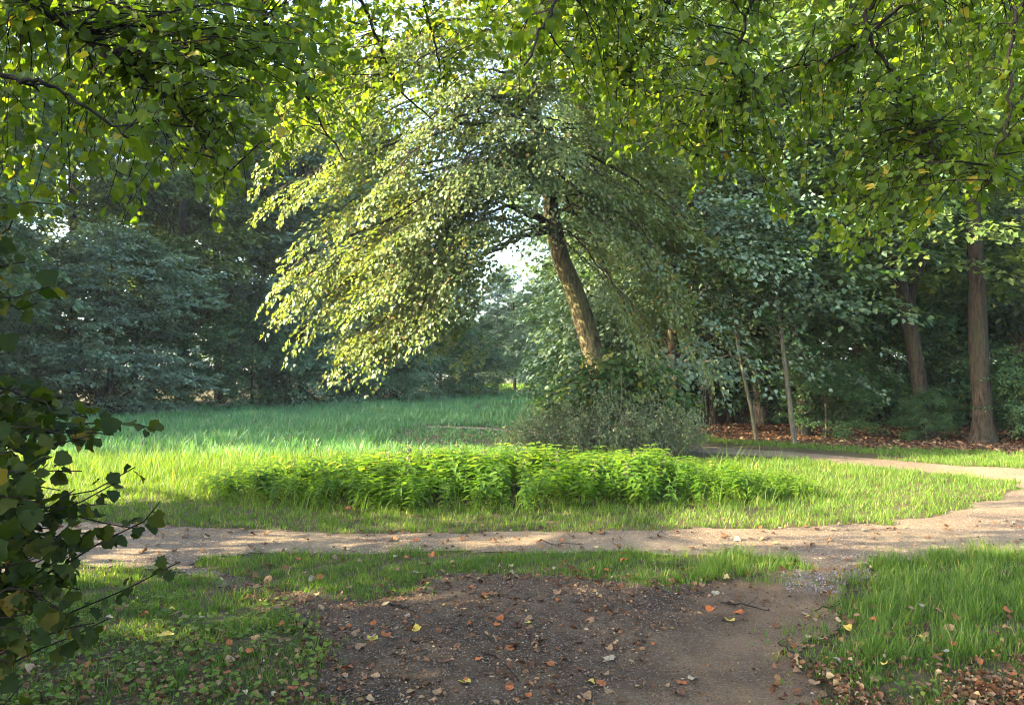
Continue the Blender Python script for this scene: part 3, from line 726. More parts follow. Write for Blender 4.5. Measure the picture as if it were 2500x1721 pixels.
    # fuller masses between the boughs
    for (px, py, Y, rx, ry, dy, n, ox) in [
        (1040, 430, 14.0, 130, 80, .8, 70, -1), (950, 520, 13.7, 120, 80, .7, 70, -1), (900, 620, 13.7, 110, 50, .7, 60, -1), (980, 690, 13.7, 110, 60, .7, 70, -1), (890, 735, 13.7, 80, 40, .6, 44, -1), (1000, 740, 13.8, 80, 40, .6, 36, -1),
        (930, 795, 13.6, 60, 24, .4, 22, -1), (1100, 540, 14.5, 70, 50, .7, 36, -1), (850, 420, 14.0, 90, 80, .8, 50, -1), (1180, 350, 14.8, 130, 60, .9, 60, -.5), (1310, 400, 15.0, 80, 60, .8, 44, -.2), (770, 300, 13.9, 80, 80, .9, 50, -1),
        (920, 280, 14.2, 110, 80, .9, 56, -1), (1080, 240, 15, 120, 80, 1, 56, -.7), (1250, 200, 15.4, 130, 80, 1, 60, -.2), (900, 110, 14.6, 110, 80, 1, 40, -1), (1080, 90, 15.2, 120, 80, 1, 44, -.5), (1280, 60, 15.6, 130, 80, 1, 50, 0),
        (1420, 470, 16.8, 90, 50, .8, 50, .6), (1540, 530, 17, 110, 60, .9, 60, 1), (1660, 590, 17, 110, 45, .9, 60, 1), (1560, 400, 17, 120, 80, 1, 80, 1), (1450, 300, 16.8, 120, 80, 1, 70, .5), (1600, 240, 17.2, 120, 90, 1, 70, 1), (1460, 130, 16.8, 130, 90, 1, 60, .5), (1600, 740, 16.4, 90, 50, .7, 46, 1)]:
        k = Y / FPX
        n = int(n * (.85 if py < 310 and px < 1400 else .26 if px < 1250 else 1.0))
        C = np.array(tuple(at(px, py, Y))) + rg.normal(0, .5, (n, 3)) * np.array([rx * k, dy, ry * k])
        tier = .45; ph = rg.random() * tier
        C[:, 2] = np.round((C[:, 2] - ph) / tier) * tier + ph + rg.normal(0, .06, n)
        O = np.column_stack([np.full(n, ox) + rg.normal(0, .5, n), np.full(n, -.5) + rg.normal(0, .45, n), rg.normal(-.1, .15, n)])
        spray(cb, rg, C, O, rg.uniform(.5, 1.0, n), 36, .07 if px < 1380 else .085, droop=.42, tpl=LEAF5 if px < 1250 and py > 310 else LEAF4, wide=.5, jit=.34, lift=.5, thick=.035)
    # sprays hanging from the undersides of the arching boughs
    hb = MB()
    for (px, py, Y, rx, ry, dy, n) in [(1075, 670, 14.2, 60, 45, .5, 30), (1055, 770, 14.0, 60, 40, .5, 26), (1125, 630, 14.6, 45, 45, .5, 22), (1150, 750, 14.5, 26, 45, .3, 14), (960, 830, 13.7, 65, 20, .4, 20), (1172, 835, 14.6, 18, 26, .25, 7), (1110, 800, 14.3, 30, 30, .3, 10), (880, 820, 13.6, 50, 18, .4, 14)]:
        k = Y / FPX; c0 = np.array(tuple(at(px, py, Y)))
        C = c0 + rg.normal(0, .55, (n, 3)) * np.array([rx * k, dy, ry * k])
        top = np.array(tuple(at(px * .6 + 1120 * .4, 540, Y + .3)))
        for c in C[::4]: bough(hb, top + rg.normal(0, .12, 3), c, .009, .003, rg, n=6, sag=.05, sides=3)
        O = np.column_stack([np.full(n, -.8) + rg.normal(0, .5, n), np.full(n, -.5) + rg.normal(0, .45, n), rg.normal(-.25, .15, n)])
        spray(cb, rg, C, O, rg.uniform(.4, .8, n), 38, .07, droop=.5, tpl=LEAF5, wide=.45, jit=.36, lift=.5, thick=.035)
    hb.build('twigs', M_bark_wood, root)
    # the hidden back of the crown and its top above the picture
    n = 520
    f = rg.random(n); th = rg.uniform(0, 2 * np.pi, n); rr = 4.6 * np.sqrt(rg.random(n)) * np.sin(np.pi * (.2 + .78 * f))
    C = np.column_stack([-.2 + np.cos(th) * rr, 17.8 + np.sin(th) * rr * .7, 8.0 + 7 * f])
    O = C - np.array([0, 17.8, 9]); O[:, 2] *= .1
    spray(cb, rg, C, O, rg.uniform(.7, 1.3, n), 24, .13, droop=.4)
    o = cb.build('crown', M_mid, root)
leaning_linden()

def sprouts():
    rg = np.random.default_rng(52)
    b = (2.25, 15.7); root = empty('linden_sprouts', (b[0], b[1], -.02))
    tag(root, 'mound of broad-leaved sprouts, some yellowing, round the leaning trunk foot', 'shrub')
    sb, cb = MB(), MB(); C, O = [], []
    for k in range(120):
        th = rg.uniform(0, 2 * np.pi); r = math.sqrt(rg.random())
        top = np.array([b[0] + 1.75 * r * math.cos(th), b[1] + .75 * r * math.sin(th) - .15, (1.05 + 1.25 * (1 - r ** 1.5)) * rg.uniform(.75, 1.08)])
        a = np.array([b[0] + .5 * r * math.cos(th), b[1] + .3 * r * math.sin(th), 0])
        q = bough(sb, a, top, .012, .004, rg, n=7, sag=.05, sides=4)
        for i in range(3, 7):
            C.append(q[i]); O.append((q[i] - np.array([b[0], b[1] + .5, q[i][2] - .1])))
    spray(cb, rg, np.array(C), np.array(O), rg.uniform(.22, .42, len(C)), 9, .125, droop=.5, tpl=HEART_S, jit=.45)
    sb.build('stem', M_twig, root); o = cb.build('foliage', M_sprout, root); tag(o, kind='stuff')
sprouts()
def scrub():
    rg = np.random.default_rng(53)
    b = (1.95, 14.7); root = empty('scrub_bush', (b[0], b[1], -.02))
    tag(root, 'tangled dry grey-green scrub bush behind the nettles', 'shrub')
    sb, cb = MB(), MB(); pts = []
    for k in range(380):
        th = rg.uniform(0, 2 * np.pi); r = math.sqrt(rg.random())
        h = (1.28 * (1 - .45 * r ** 2)) * rg.uniform(.5, 1.1)
        top = np.array([b[0] + 2.1 * r * math.cos(th), b[1] + .75 * r * math.sin(th), h])
        a = np.array([b[0] + 1.55 * r * math.cos(th) + rg.normal(0, .1), b[1] + .55 * r * math.sin(th), 0])
        q = bough(sb, a, top, .006, .0025, rg, n=7, wob=.16, sides=3)
        if k % 2 == 0:
            e = q[4] + rg.normal(0, .22, 3); bough(sb, q[4], e, .004, .002, rg, n=5, wob=.12, sides=3)
        pts += [q[j] + rg.normal(0, .05, 3) for j in range(2, 7) for _ in range(13)]
    pts = np.array(pts); n = len(pts)
    X, Y, Z = frames(rg.normal(0, 1, (n, 3)) + [0, 0, .3], rg.normal(0, .7, (n, 3)) + [0, 0, .8])
    cb.inst(LEAF4, pts, X, Y, Z, rg.uniform(.025, .055, n))
    for k in range(14):   # upright seed stalks
        x = b[0] + rg.uniform(-1.2, 2.0); y = b[1] + rg.uniform(-.5, .3)
        q = bough(sb, (x, y, .4), (x + rg.normal(.06, .1), y, rg.uniform(1.45, 1.75)), .004, .003, rg, n=6, wob=.03, sides=3)
        m = 26; pp = q[3:][rg.integers(0, 3, m)] + rg.normal(0, .022, (m, 3)) + np.outer(rg.random(m), [0, 0, .08])
        X, Y, Z = frames(rg.normal(0, 1, (m, 3)), rg.normal(0, 1, (m, 3))); cb.inst(LEAF4, pp, X, Y, Z, rg.uniform(.02, .035, m))
    sb.build('stem', M_stem, root); o = cb.build('foliage', M_scrub, root); tag(o, kind='stuff')
scrub()

# ------------------------------------------------------------------ boughs hanging over the camera
def leaf_objects(root, tpl_meshes, pos, X, Y, Z, size, name='leaf', holders=None):
    rl = np.array(tuple(root.location))
    for i in range(len(pos)):
        M = Matrix(((X[i][0] * size[i], Y[i][0] * size[i], Z[i][0] * size[i], pos[i][0] - rl[0]),
                    (X[i][1] * size[i], Y[i][1] * size[i], Z[i][1] * size[i], pos[i][1] - rl[1]),
                    (X[i][2] * size[i], Y[i][2] * size[i], Z[i][2] * size[i], pos[i][2] - rl[2]), (0, 0, 0, 1)))
        o = bpy.data.objects.new(name, tpl_meshes[i % len(tpl_meshes)])
        o.parent = holders[i] if holders else root; o.matrix_basis = M
        col.objects.link(o)
def bent(tpl, seed, amp=.11):
    v = tpl[0].copy(); s = Sines(seed, .8, 4)
    v[:, 2] += amp * s(v[:, 0], v[:, 1]); v[:, 0] *= 1 + .06 * s(v[:, 1], v[:, 0])
    return v, tpl[1]
HEARTS = [bent(HEART_S, 300 + i) for i in range(4)]
LEAF_ME = [mesh_of('linden_leaf', *bent(HEART, 300 + i), mat=M_near_obj, smooth=True) for i in range(4)]

def overhang(name, label, seed, base, top_h, trunk_r, boughs, layers, leaf, above, crownspec):
    """trunk outside the picture, boughs into it, hanging twigs with single leaves"""
    rg = np.random.default_rng(seed)
    root = empty(name, (base[0], base[1], -.02)); tag(root, label, 'tree')
    tb = MB(); tp = smooth_path([(base[0], base[1], -.1), (base[0] + .1, base[1], 2), (base[0] - .1, base[1] + .1, 5), (base[0] + .1, base[1], top_h * .7), (base[0], base[1], top_h)], 40)
    tb.tube(tp, np.interp(tp[:, 2], [0, .4, 2, top_h], [trunk_r * 1.7, trunk_r * 1.2, trunk_r, .05]), 20, ridge=.12, seed=seed)
    tb.build('trunk', M_bark_wood, root, True)
    bp, bi, bo = [], [], []
    for pts, r0 in boughs:
        q = smooth_path(pts, 46); q[1:-1] += rg.normal(0, .009, (44, 3)); r0 = r0 * .55
        mb = MB(); mb.tube(q, np.linspace(r0, .006, 46), 7); bo.append(mb.build('branch', M_twig, root, True))
        bp.append(q[14:]); bi += [len(bo) - 1] * 32
    bp = np.concatenate(bp)
    # twig tips spread through the boughs' hanging volume
    tips = []
    for env, depth, ntwig in layers:
        ex, ey = np.array(env).T; c = 0
        while c < ntwig:
            px = rg.uniform(ex[0], ex[-1]); lim = np.interp(px, ex, ey); py = lim - (lim - above) * rg.random() ** 1.2
            py += rg.normal(0, 28)
            if py < lim + 40: tips.append(tuple(at(px, py, rg.uniform(*depth)))); c += 1
    tips = np.array(tips)
    tw = MB(); LP, LD, LN, LB = [], [], [], []
    for t in tips:
        d = np.linalg.norm((bp - t) * [1, 1, .8], axis=1) + np.where(bp[:, 2] < t[2] + .1, 3, 0)
        ai = np.argsort(d)[rg.integers(0, 4)]; a = bp[ai]
        mid = a * .45 + t * .55; mid[2] = max(a[2], t[2]) - .25 * abs(a[2] - t[2]) + .1
        q = smooth_path([a, mid + rg.normal(0, .06, 3), t], 11); q[1:] += rg.normal(0, .009, (10, 3))
        tw.tube(q, np.linspace(.0065, .0018, 11), 3)
        seg = np.linalg.norm(np.diff(q, axis=0), axis=1); cum = np.concatenate([[0], np.cumsum(seg)])
        Lt = cum[-1]; use = min(Lt, 1.1); s = np.arange(Lt - use, Lt, .044)
        s = s[rg.random(len(s)) < .9]
        pp = np.column_stack([np.interp(s, cum, q[:, i]) for i in range(3)])
        tan = unit(np.gradient(pp, axis=0)) if len(pp) > 1 else np.array([[0, 0, -1.0]])
        sd = unit(np.cross(tan, rg.normal(0, 1, (len(pp), 3))))
        LB += [bi[ai]] * len(pp); LP.append(pp + sd * .02); dd = tan * .5 + sd * .9; dd[:, 2] -= .45; LD.append(dd)
        LN.append(rg.normal(0, .75, (len(pp), 3)) + [0, -.25, .55])
    tw.build('twigs', M_twig, root)
    LP, LD, LN = map(np.concatenate, (LP, LD, LN))
    sz = leaf * rg.uniform(.6, 1.2, len(LP))
    X, Y, Z = frames(LD, LN)
    px, py, f = project(LP)
    vis = (px > -40) & (px < 2540) & (py > -40) & (py < 1760)
    score = np.where(vis, sz / f, 0)
    order = np.argsort(-score); pick = order[:300]; rest = order[300:]
    leaf_objects(root, LEAF_ME, LP[pick], X[pick], Y[pick], Z[pick], sz[pick], holders=[bo[LB[i]] for i in pick])
    cb = MB()
    for k in range(4):
        r = rest[k::4]; cb.inst(HEARTS[k], LP[r], X[r], Y[r], Z[r], sz[r])
    o = cb.build('foliage', M_near, root); tag(o, kind='stuff')
    # the rest of the crown, above and beside the picture
    cx, cyy, zb, zt, rx, ry, n = crownspec
    c2 = MB(); f = rg.random(n); th = rg.uniform(0, 2 * np.pi, n); rr = np.sqrt(rg.random(n)) * np.sin(np.pi * (.12 + .86 * f)) ** .6
    C = np.column_stack([cx + np.cos(th) * rr * rx, cyy + np.sin(th) * rr * ry, zb + (zt - zb) * f])
    px, py, ff = project(C); frontal = (C[:, 1] > .2) & (px > -500) & (px < 3000) & (py > -450)
    C = C[~frontal]
    O = C - np.array([cx, cyy, 0]); O[:, 2] = .1
    spray(c2, rg, C, O, rg.uniform(.6, 1.2, len(C)), 24, .13, droop=.4)
    c2.build('crown', M_near, root)
    return root
LT = (-6.8, -.4)
def B(start, pts): return [start] + [tuple(at(*p)) for p in pts]
overhang('overhanging_linden', 'linden leaning in from the dark side with large shaded leaves hanging overhead', 61, LT, 13, .28,
         [(B((-6.8, -.4, 4.6), [(-900, -250, 4.2), (-200, -150, 4.2), (150, 60, 4.3), (420, 250, 4.3), (560, 420, 4.3)]), .06),
          (B((-6.8, -.4, 5.5), [(-700, -500, 5.0), (0, -380, 5.2), (350, -150, 5.5), (590, 0, 6.0), (673, 109, 6.2), (752, 256, 6.4), (846, 395, 6.6)]), .06),
          (B((-6.8, -.4, 4.2), [(-1000, 0, 3.6), (-300, 50, 3.5), (0, 180, 3.4), (140, 215, 3.4), (300, 330, 3.5)]), .04),
          (B((-6.8, -.4, 6.2), [(-500, -700, 5.5), (300, -450, 6), (700, -150, 6.6), (875, 0, 7.0), (924, 109, 7.2), (980, 222, 7.4), (1056, 293, 7.6)]), .06),
          (B((-6.8, -.4, 6.8), [(0, -800, 6), (700, -500, 6.6), (1000, -150, 7.0), (1033, 0, 7.2), (1063, 113, 7.4), (1086, 225, 7.5)]), .05)],
         [([(-250, 560), (0, 500), (110, 560), (200, 470), (330, 585), (440, 470), (550, 570), (640, 470), (720, 330), (800, 230), (900, 100)], (3.8, 6.2), 430), ([(560, 200), (700, 380), (860, 420), (1000, 300), (1120, 260), (1250, 160)], (6.4, 8.4), 190)], .066, -260, (-7.2, .3, 2.4, 11.5, 3.8, 3.8, 1050))
RT = (7.0, 2.6)
overhang('overhanging_linden', 'linden with light-filled leaves drooping over the far path and wood', 62, RT, 13, .28,
         [(B((7.0, 2.6, 5.2), [(3300, -500, 5.0), (2600, -300, 5.2), (2200, -120, 5.3), (2130, 0, 5.4), (2117, 65, 5.4), (2150, 140, 5.4), (2195, 200, 5.4), (2215, 280, 5.4), (2300, 400, 5.3)]), .05),
          (B((7.0, 2.6, 5.4), [(3200, -600, 5.4), (2500, -250, 5.6), (2150, 60, 5.6), (2070, 120, 5.6), (1985, 155, 5.6), (1890, 178, 5.6), (1800, 250, 5.6)]), .04),
          (B((7.0, 2.6, 5.8), [(3100, -800, 5.6), (2400, -500, 5.8), (1950, -150, 5.8), (1840, 0, 5.8), (1800, 120, 5.9), (1760, 250, 5.9), (1700, 380, 6)]), .05),
          (B((7.0, 2.6, 5.8), [(3000, -900, 4.8), (2200, -600, 4.6), (1600, -300, 4.5), (1400, -60, 4.4), (1330, 60, 4.3), (1280, 160, 4.2)]), .04),
          (B((7.0, 2.6, 4.8), [(3400, -300, 4.8), (2900, -150, 4.8), (2520, 0, 4.8), (2470, 110, 4.8), (2460, 300, 4.8), (2400, 460, 4.9)]), .04),
          (B((7.0, 2.6, 6.0), [(3000, -900, 6.5), (2300, -600, 6.8), (1800, -200, 7), (1600, 60, 7), (1500, 200, 7)]), .04)],
         [([(1130, 60), (1180, 200), (1260, 285), (1330, 180), (1450, 250), (1510, 430), (1600, 400), (1700, 490), (1830, 420), (1900, 570), (2000, 640), (2200, 630), (2300, 520), (2400, 560), (2500, 480), (2750, 500)],
         (4.8, 7.8), 900)], .065, -260, (7.4, .6, 3.4, 13, 5.0, 5.0, 600))

# a linden bough farther out over the path, thin, sunlit, in the top middle of the view -- part of the tree behind the camera
# ------------------------------------------------------------------ dark maple shrub at the near left
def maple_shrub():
    rg = np.random.default_rng(71)
    base = Vector((-2.05, 2.0, 0)); root = empty('maple_shrub', (base.x, base.y, -.02))
    tag(root, 'dark maple shrub silhouetted at the frame edge with torn lobed leaves', 'shrub')
    ends = [(140, 500, 1.9), (60, 640, 1.8), (120, 700, 1.8), (20, 860, 1.7), (110, 960, 1.9), (260, 1060, 2.0), (380, 1050, 2.2), (200, 1150, 2.0), (390, 1225, 2.1), (330, 1290, 2.0), (260, 1230, 1.9), (440, 1370, 2.1),
            (150, 1330, 1.8), (280, 1180, 1.9), (100, 1420, 1.8), (230, 1520, 1.8), (60, 1500, 1.7), (20, 1620, 1.7), (40, 1100, 1.6), (90, 1230, 1.7), (180, 1400, 1.9), (30, 540, 1.7), (10, 1330, 1.6), (60, 1000, 2.1), (150, 1060, 1.8), (120, 1290, 2.0), (200, 1010, 2.1), (230, 1300, 2.0), (60, 1180, 1.8), (330, 1140, 2.1), (90, 740, 1.9), (30, 940, 1.8)]
    ends = ends + [(px + rg.normal(0, 55), py + rg.normal(0, 60), Y + rg.normal(0, .12)) for px, py, Y in ends if py > 930 and px < 260 for _ in range(2)]
    sm = MB()
    stems = [smooth_path([(base.x, base.y, -.05), (base.x + .10 * (k - 1), base.y + .04 * k, .6), (base.x - .06 + .16 * (k - 1), base.y + .10 * k, 1.2), (base.x + .05 + .26 * (k - 1), base.y + .12, 2.25)], 24) for k in range(3)]
    for s in stems: sm.tube(s, np.linspace(.016, .006, 24), 7)
    sm.build('trunk', M_twig, root, True)
    LP, LD, LN, LB = [], [], [], []
    allst = np.concatenate(stems)
    for k, (px, py, Y) in enumerate(ends):
        t = np.array(tuple(at(px, py, Y)))
        want = t[2] - rg.uniform(.15, .75)
        a = allst[np.argmin(np.abs(allst[:, 2] - want) + rg.random(len(allst)) * .1)]
        mid = (a * .45 + t * .55) + [0, 0, rg.uniform(.04, .16)]
        q = smooth_path([a, mid + rg.normal(0, .05, 3), t], 14); q[1:-1] += np.cumsum(rg.normal(0, .006, (12, 3)), 0); mb = MB(); mb.tube(q, np.linspace(.0055, .0016, 14), 5); br = mb.build('branch', M_twig, root)
        n = int(np.linalg.norm(t - a) / .034) + 3
        for i in range(n):
            f = .10 + .90 * i / (n - 1); j = min(int(f * 13), 12)
            p = q[j] + (q[min(j + 1, 13)] - q[j]) * rg.random()
            tan = q[min(j + 1, 13)] - q[j - 1]; tan /= np.linalg.norm(tan)
            sd = unit(np.cross(tan, rg.normal(0, 1, 3))[None])[0]
            LB.append(br); LP.append(p + sd * .015); LD.append(tan * .5 + sd * .8 + np.array([0, 0, -.4])); LN.append(rg.normal(0, .6, 3) + [0, -.3, .7])
    LP, LD, LN = map(np.array, (LP, LD, LN))
    px_, py_, f_ = project(LP); od = np.argsort(np.where((px_ > -20) & (py_ < 1740), 0, 1) + rg.random(len(LP)) * .5); LP, LD, LN = LP[od], LD[od], LN[od]; LB = [LB[i] for i in od]
    X, Y, Z = frames(LD, LN); sz = rng.uniform(.022, .054, len(LP))
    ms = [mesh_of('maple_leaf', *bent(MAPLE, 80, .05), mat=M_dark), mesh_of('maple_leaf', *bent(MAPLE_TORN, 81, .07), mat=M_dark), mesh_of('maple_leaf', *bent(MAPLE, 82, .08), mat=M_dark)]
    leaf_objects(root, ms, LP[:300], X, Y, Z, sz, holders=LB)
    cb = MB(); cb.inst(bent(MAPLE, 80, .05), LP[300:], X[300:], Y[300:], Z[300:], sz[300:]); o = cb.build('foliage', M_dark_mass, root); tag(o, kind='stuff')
maple_shrub()

# ------------------------------------------------------------------ grass, nettles, cover, litter
BLADE = (np.array([(-.5, 0, 0), (.5, 0, 0), (.38, .16, .55), (-.38, .16, .55), (0, .55, 1.0)], float), np.array([(0, 1, 2), (0, 2, 3), (3, 2, 4)]))
def scatter(rg, n, x0, x1, y0, y1, mask):
    x = rg.uniform(x0, x1, n); y = rg.uniform(y0, y1, n); k = mask(x, y)
    return x[k], y[k]
def blades(mb, rg, x, y, h, w, lean=.5, tuft=5):
    """grass in tufts: every root carries a few blades that lean apart"""
    x, y, h, w = (np.repeat(np.asarray(a, float), tuft) for a in (x, y, h, w))
    n = len(x); th = rg.uniform(0, 2 * np.pi, n)
    out = np.column_stack([-np.sin(th), np.cos(th), np.zeros(n)])
    tw = th + rg.normal(0, .5, n)
    X = np.column_stack([np.cos(tw), np.sin(tw), np.zeros(n)])
    P = np.column_stack([x, y, height(x, y) - .004]) + out * (rg.random(n) * .12 * np.minimum(h, .15))[:, None] + np.column_stack([rg.normal(0, .012, n), rg.normal(0, .012, n), np.zeros(n)])
    Z = np.tile([0, 0, 1.0], (n, 1)) + rg.normal(0, .10, (n, 3)) + out * rg.uniform(0, .35, n)[:, None]
    hh = h * rg.uniform(.45, 1.15, n)
    mb.inst(BLADE, P, X, out, Z, np.column_stack([w * rg.uniform(.7, 1.3, n), hh * lean * rg.uniform(.2, 2.2, n) , hh]))
def off_paths(x, y): return ~inside_w(PATH, x, y, .07) & ~inside_w(TRACK, x, y, .09)
_tuft = Sines(91, .55); _bare = Sines(92, 1.4)
def in_view(x, y, pad=.6):
    return (np.abs(x) < y * .695 + pad)
def near_lawn(x, y):
    jx, jy = x + rg.normal(0, .10, len(x)), y + rg.normal(0, .10, len(x))
    return ~inside_w(PATH, x + .4 * (jx - x), y + .4 * (jy - y), .07) & ~inside_w(TRACK, jx, jy, .12) & (y < 8.2) & in_view(x, y)
def stuff(name, mb, mat, label, cat):
    o = mb.build(name, mat); tag(o, label, cat, kind='stuff'); return o
rg = np.random.default_rng(95)
# the lawn strips this side of the main path
mb = MB()
x, y = scatter(rg, 62000, -5.5, 5.5, 2.6, 7.4, near_lawn)
yp_front = y < 7.3
litter_zone = np.clip((_bare(x, y) + .2), -1, 1)
dens = np.where(x > .8, np.clip((y - 3.25 - .40 * _bare(x * 1.7, y * 1.7) - .3 * _tuft(x * 1.3, y * 1.3)) / 1.1, .20, 1), np.where(y > 5.4, .85, .60 + .3 * np.clip(y - 4.0, 0, 1)))
dens = dens * np.where(_tuft(x, y) > -.7, 1, .45)
k = rg.random(len(x)) < dens; x, y = x[k], y[k]
hh = (.035 + .045 * rg.random(len(x))) * (1 + .35 * _tuft(x, y)) * np.where((x > 1.5) & (y > 4.3), 1.75, 1.0) * np.where((x < -.8) & (y < 5.2), .85, 1)
blades(mb, rg, x, y, np.clip(hh, .02, .2), rg.uniform(.0033, .006, len(x)), tuft=4)
stuff('lawn_grass', mb, M_grass, 'short shaded grass with gaps on this side of the main path', 'grass')
# the island: mown rim, and rough grass round the nettles
mb = MB()
def island(x, y): return off_paths(x, y) & (y > 7.4) & (y < 14.4) & in_view(x, y)
x, y = scatter(rg, 60000, -10, 10.5, 7.4, 14.4, island)
k = (nettle_f(x, y) > .7); x, y = x[k], y[k]
rim = np.clip((y - 8.3) / 3.2, 0, 1)
tall = np.where(x < -3.2, np.clip((y - 10.3) / 1.8, 0, 1), np.where(x > 2.6, np.clip((y - 10.5) / 1.2, 0, 1) * .16, np.clip((y - 11.0) / .8, 0, 1)))
hh = (.055 + .045 * rg.random(len(x))) * (1 + .25 * _tuft(x, y)) + tall * rg.uniform(.06, .24, len(x))
k = rg.random(len(x)) < np.where(tall > .3, .55, .75); x, y, hh, tall = x[k], y[k], hh[k], tall[k]
blades(mb, rg, x, y, hh, rg.uniform(.0045, .008, len(x)) * (1 + .5 * tall), tuft=4)
stuff('island_grass', mb, M_grass, 'sunlit grass on the island between the two paths', 'grass')
# tall stray blades standing up behind the nettles
mb = MB()
x, y = scatter(rg, 1500, -7, 4.5, 11.4, 12.6, lambda x, y: off_paths(x, y))
k = _tuft(x * .6, y) > .1; x, y = x[k], y[k]
blades(mb, rg, x, y, rg.uniform(.35, .62, len(x)), rg.uniform(.007, .012, len(x)), lean=.7, tuft=1)
stuff('tall_grass', mb, M_grass, 'long stray grass blades rising behind the nettles', 'grass')
# the shaded meadow
mb = MB()
def meadow(x, y):
    edge = np.interp(y, [14, 28, 39, 50, 56, 60], [-16, -15.5, -9.5, -6.0, -4.5, -3])
    right = np.interp(y, [14, 16.5, 20, 26, 40, 58], [1.8, 1.8, 3.2, 3.2, 2.5, 1.5])
    return off_paths(x, y) & (x > edge - 1.5) & (x < right) & in_view(x, y, 1.0)
N = 72000
yy = 14.2 * (58 / 14.2) ** rg.random(N); xx = rg.uniform(-17, 6, N) 
k = meadow(xx, yy) & (rg.random(N) < .5); x, y = xx[k], yy[k]
w = .006 + .00058 * y
blades(mb, rg, x, y, rg.uniform(.12, .30, len(x)) * (1 + .25 * _h1(x * 2, y * 2)) * np.where((x > -3.2) & (y > 16) & (y < 23.5), .38, 1), w * rg.uniform(.8, 1.4, len(x)), lean=.6, tuft=4)
stuff('meadow_grass', mb, M_meadow, 'tall shaded blue-green grass filling the meadow', 'grass')
# verge beyond the far path, and the sunlit field at the glade end
mb = MB()
def verge(x, y): return ~inside_w(PATH, x, y, .05) & ~inside_w(FOREST, x, y, .25) & (x > 2.6) & (y > 12.2) & (y < 22) & in_view(x, y) & (x > 10.5 - (y - 12) * .95)
x, y = scatter(rg, 32000, 2, 16, 12, 22, verge)
blades(mb, rg, x, y, rg.uniform(.04, .11, len(x)), rg.uniform(.006, .010, len(x)))
stuff('verge_grass', mb, M_grass, 'low green verge between the far path and the wood', 'grass')
mb = MB()
x, y = scatter(rg, 2600, -9, 10, 70, 104, lambda x, y: x > -99)
blades(mb, rg, x, y, rg.uniform(.25, .55, len(x)), rg.uniform(.07, .12, len(x)), lean=.5)
stuff('field_grass', mb, M_grass, 'bright sunlit grass of the field at the glade end', 'grass')

# nettles
def nettle_mesh(seed):
    r = np.random.default_rng(seed); sb, cb = MB(), MB()
    H = 1.0; n = 8
    q = np.column_stack([np.cumsum(r.normal(0, .018, n)), np.cumsum(r.normal(0, .018, n)), np.linspace(0, H, n)])
    sb.tube(q, np.linspace(.010, .005, n), 4)
    P, D, N, S = [], [], [], []
    for i, z in enumerate(np.linspace(.22, .99, 11)):
        c = np.array([np.interp(z, q[:, 2], q[:, 0]), np.interp(z, q[:, 2], q[:, 1]), z])
        for s in range(2 if z < .9 else 3):
            th = i * 1.57 + s * (np.pi if z < .9 else 2.1) + r.normal(0, .25)
            o = np.array([math.cos(th), math.sin(th), 0]); dr = r.uniform(-.25, .35) if z < .9 else r.uniform(.1, .6)
            P.append(c + o * .03); D.append(o + [0, 0, dr]); N.append(np.array([0, 0, 1]) - o * dr * .5 + r.normal(0, .15, 3)); S.append((.26 if z < .85 else .15) * r.uniform(.75, 1.15) * (1 if z > .3 else .75))
    X, Y, Z = frames(np.array(D), np.array(N)); cb.inst(LANCE, np.array(P), X, Y, Z, np.array(S))
    return sb, cb
NET = [nettle_mesh(600 + i) for i in range(6)]
NET_ME = [(a.mesh('stem', M_nettle), b.mesh('foliage', M_nettle)) for a, b in NET]
NET_ONE = []
for a, b in NET:
    m = MB(); 
    for s in (a, b):
        V = np.concatenate(s.V); m.add(V, np.concatenate(s.T) if s.T else None, np.concatenate(s.Q) if s.Q else None)
    NET_ONE.append(m)
x, y = scatter(rg, 1120, -4.6, 4.2, 8.9, 11.9, lambda x, y: (nettle_f(x, y) < 1 + .18 * _bare(x, y)) & ~inside_w(PATH, x, y, .05))
f = np.clip(nettle_f(x, y), 0, 1.3)
hgt = (.18 + .35 * np.sqrt(np.clip(1.25 - f, 0, 1))) * rg.uniform(.62, 1.22, len(x)) * (1 + .07 * _tuft(x * .5, y * .5)) * np.interp(x, [-4.5, -1.5, 2.0, 4.2], [.72, 1, .95, .6])
order = np.argsort(y)
stuffmb = MB()
for c, i in enumerate(order):
    th = rg.uniform(0, 6.28); s = hgt[i]; z0 = float(height(x[i], y[i])) - .01
    if c < 300:
        e = empty('nettle_plant', (x[i], y[i], z0)); e.rotation_euler = (rg.normal(0, .16), rg.normal(0, .16), th); e.scale = (s * 1.15, s * 1.15, s)
        tag(e, 'nettle plant in the dense green patch along the main path', 'plant', 'nettles in the dense patch')
        a, b = NET_ME[c % 6]; obj('stem', a, e); obj('foliage', b, e)
    else:
        m = NET_ONE[c % 6]; V = np.concatenate(m.V); ct, st_ = math.cos(th), math.sin(th)
        W = np.column_stack([(V[:, 0] * ct - V[:, 1] * st_) * s * 1.15 + x[i], (V[:, 0] * st_ + V[:, 1] * ct) * s * 1.15 + y[i], V[:, 2] * s + z0])
        stuffmb.add(W, np.concatenate(m.T), np.concatenate(m.Q) if m.Q else None)
stuff('nettle_undergrowth', stuffmb, M_nettle, 'rest of the nettle patch, behind its front plants', 'undergrowth')

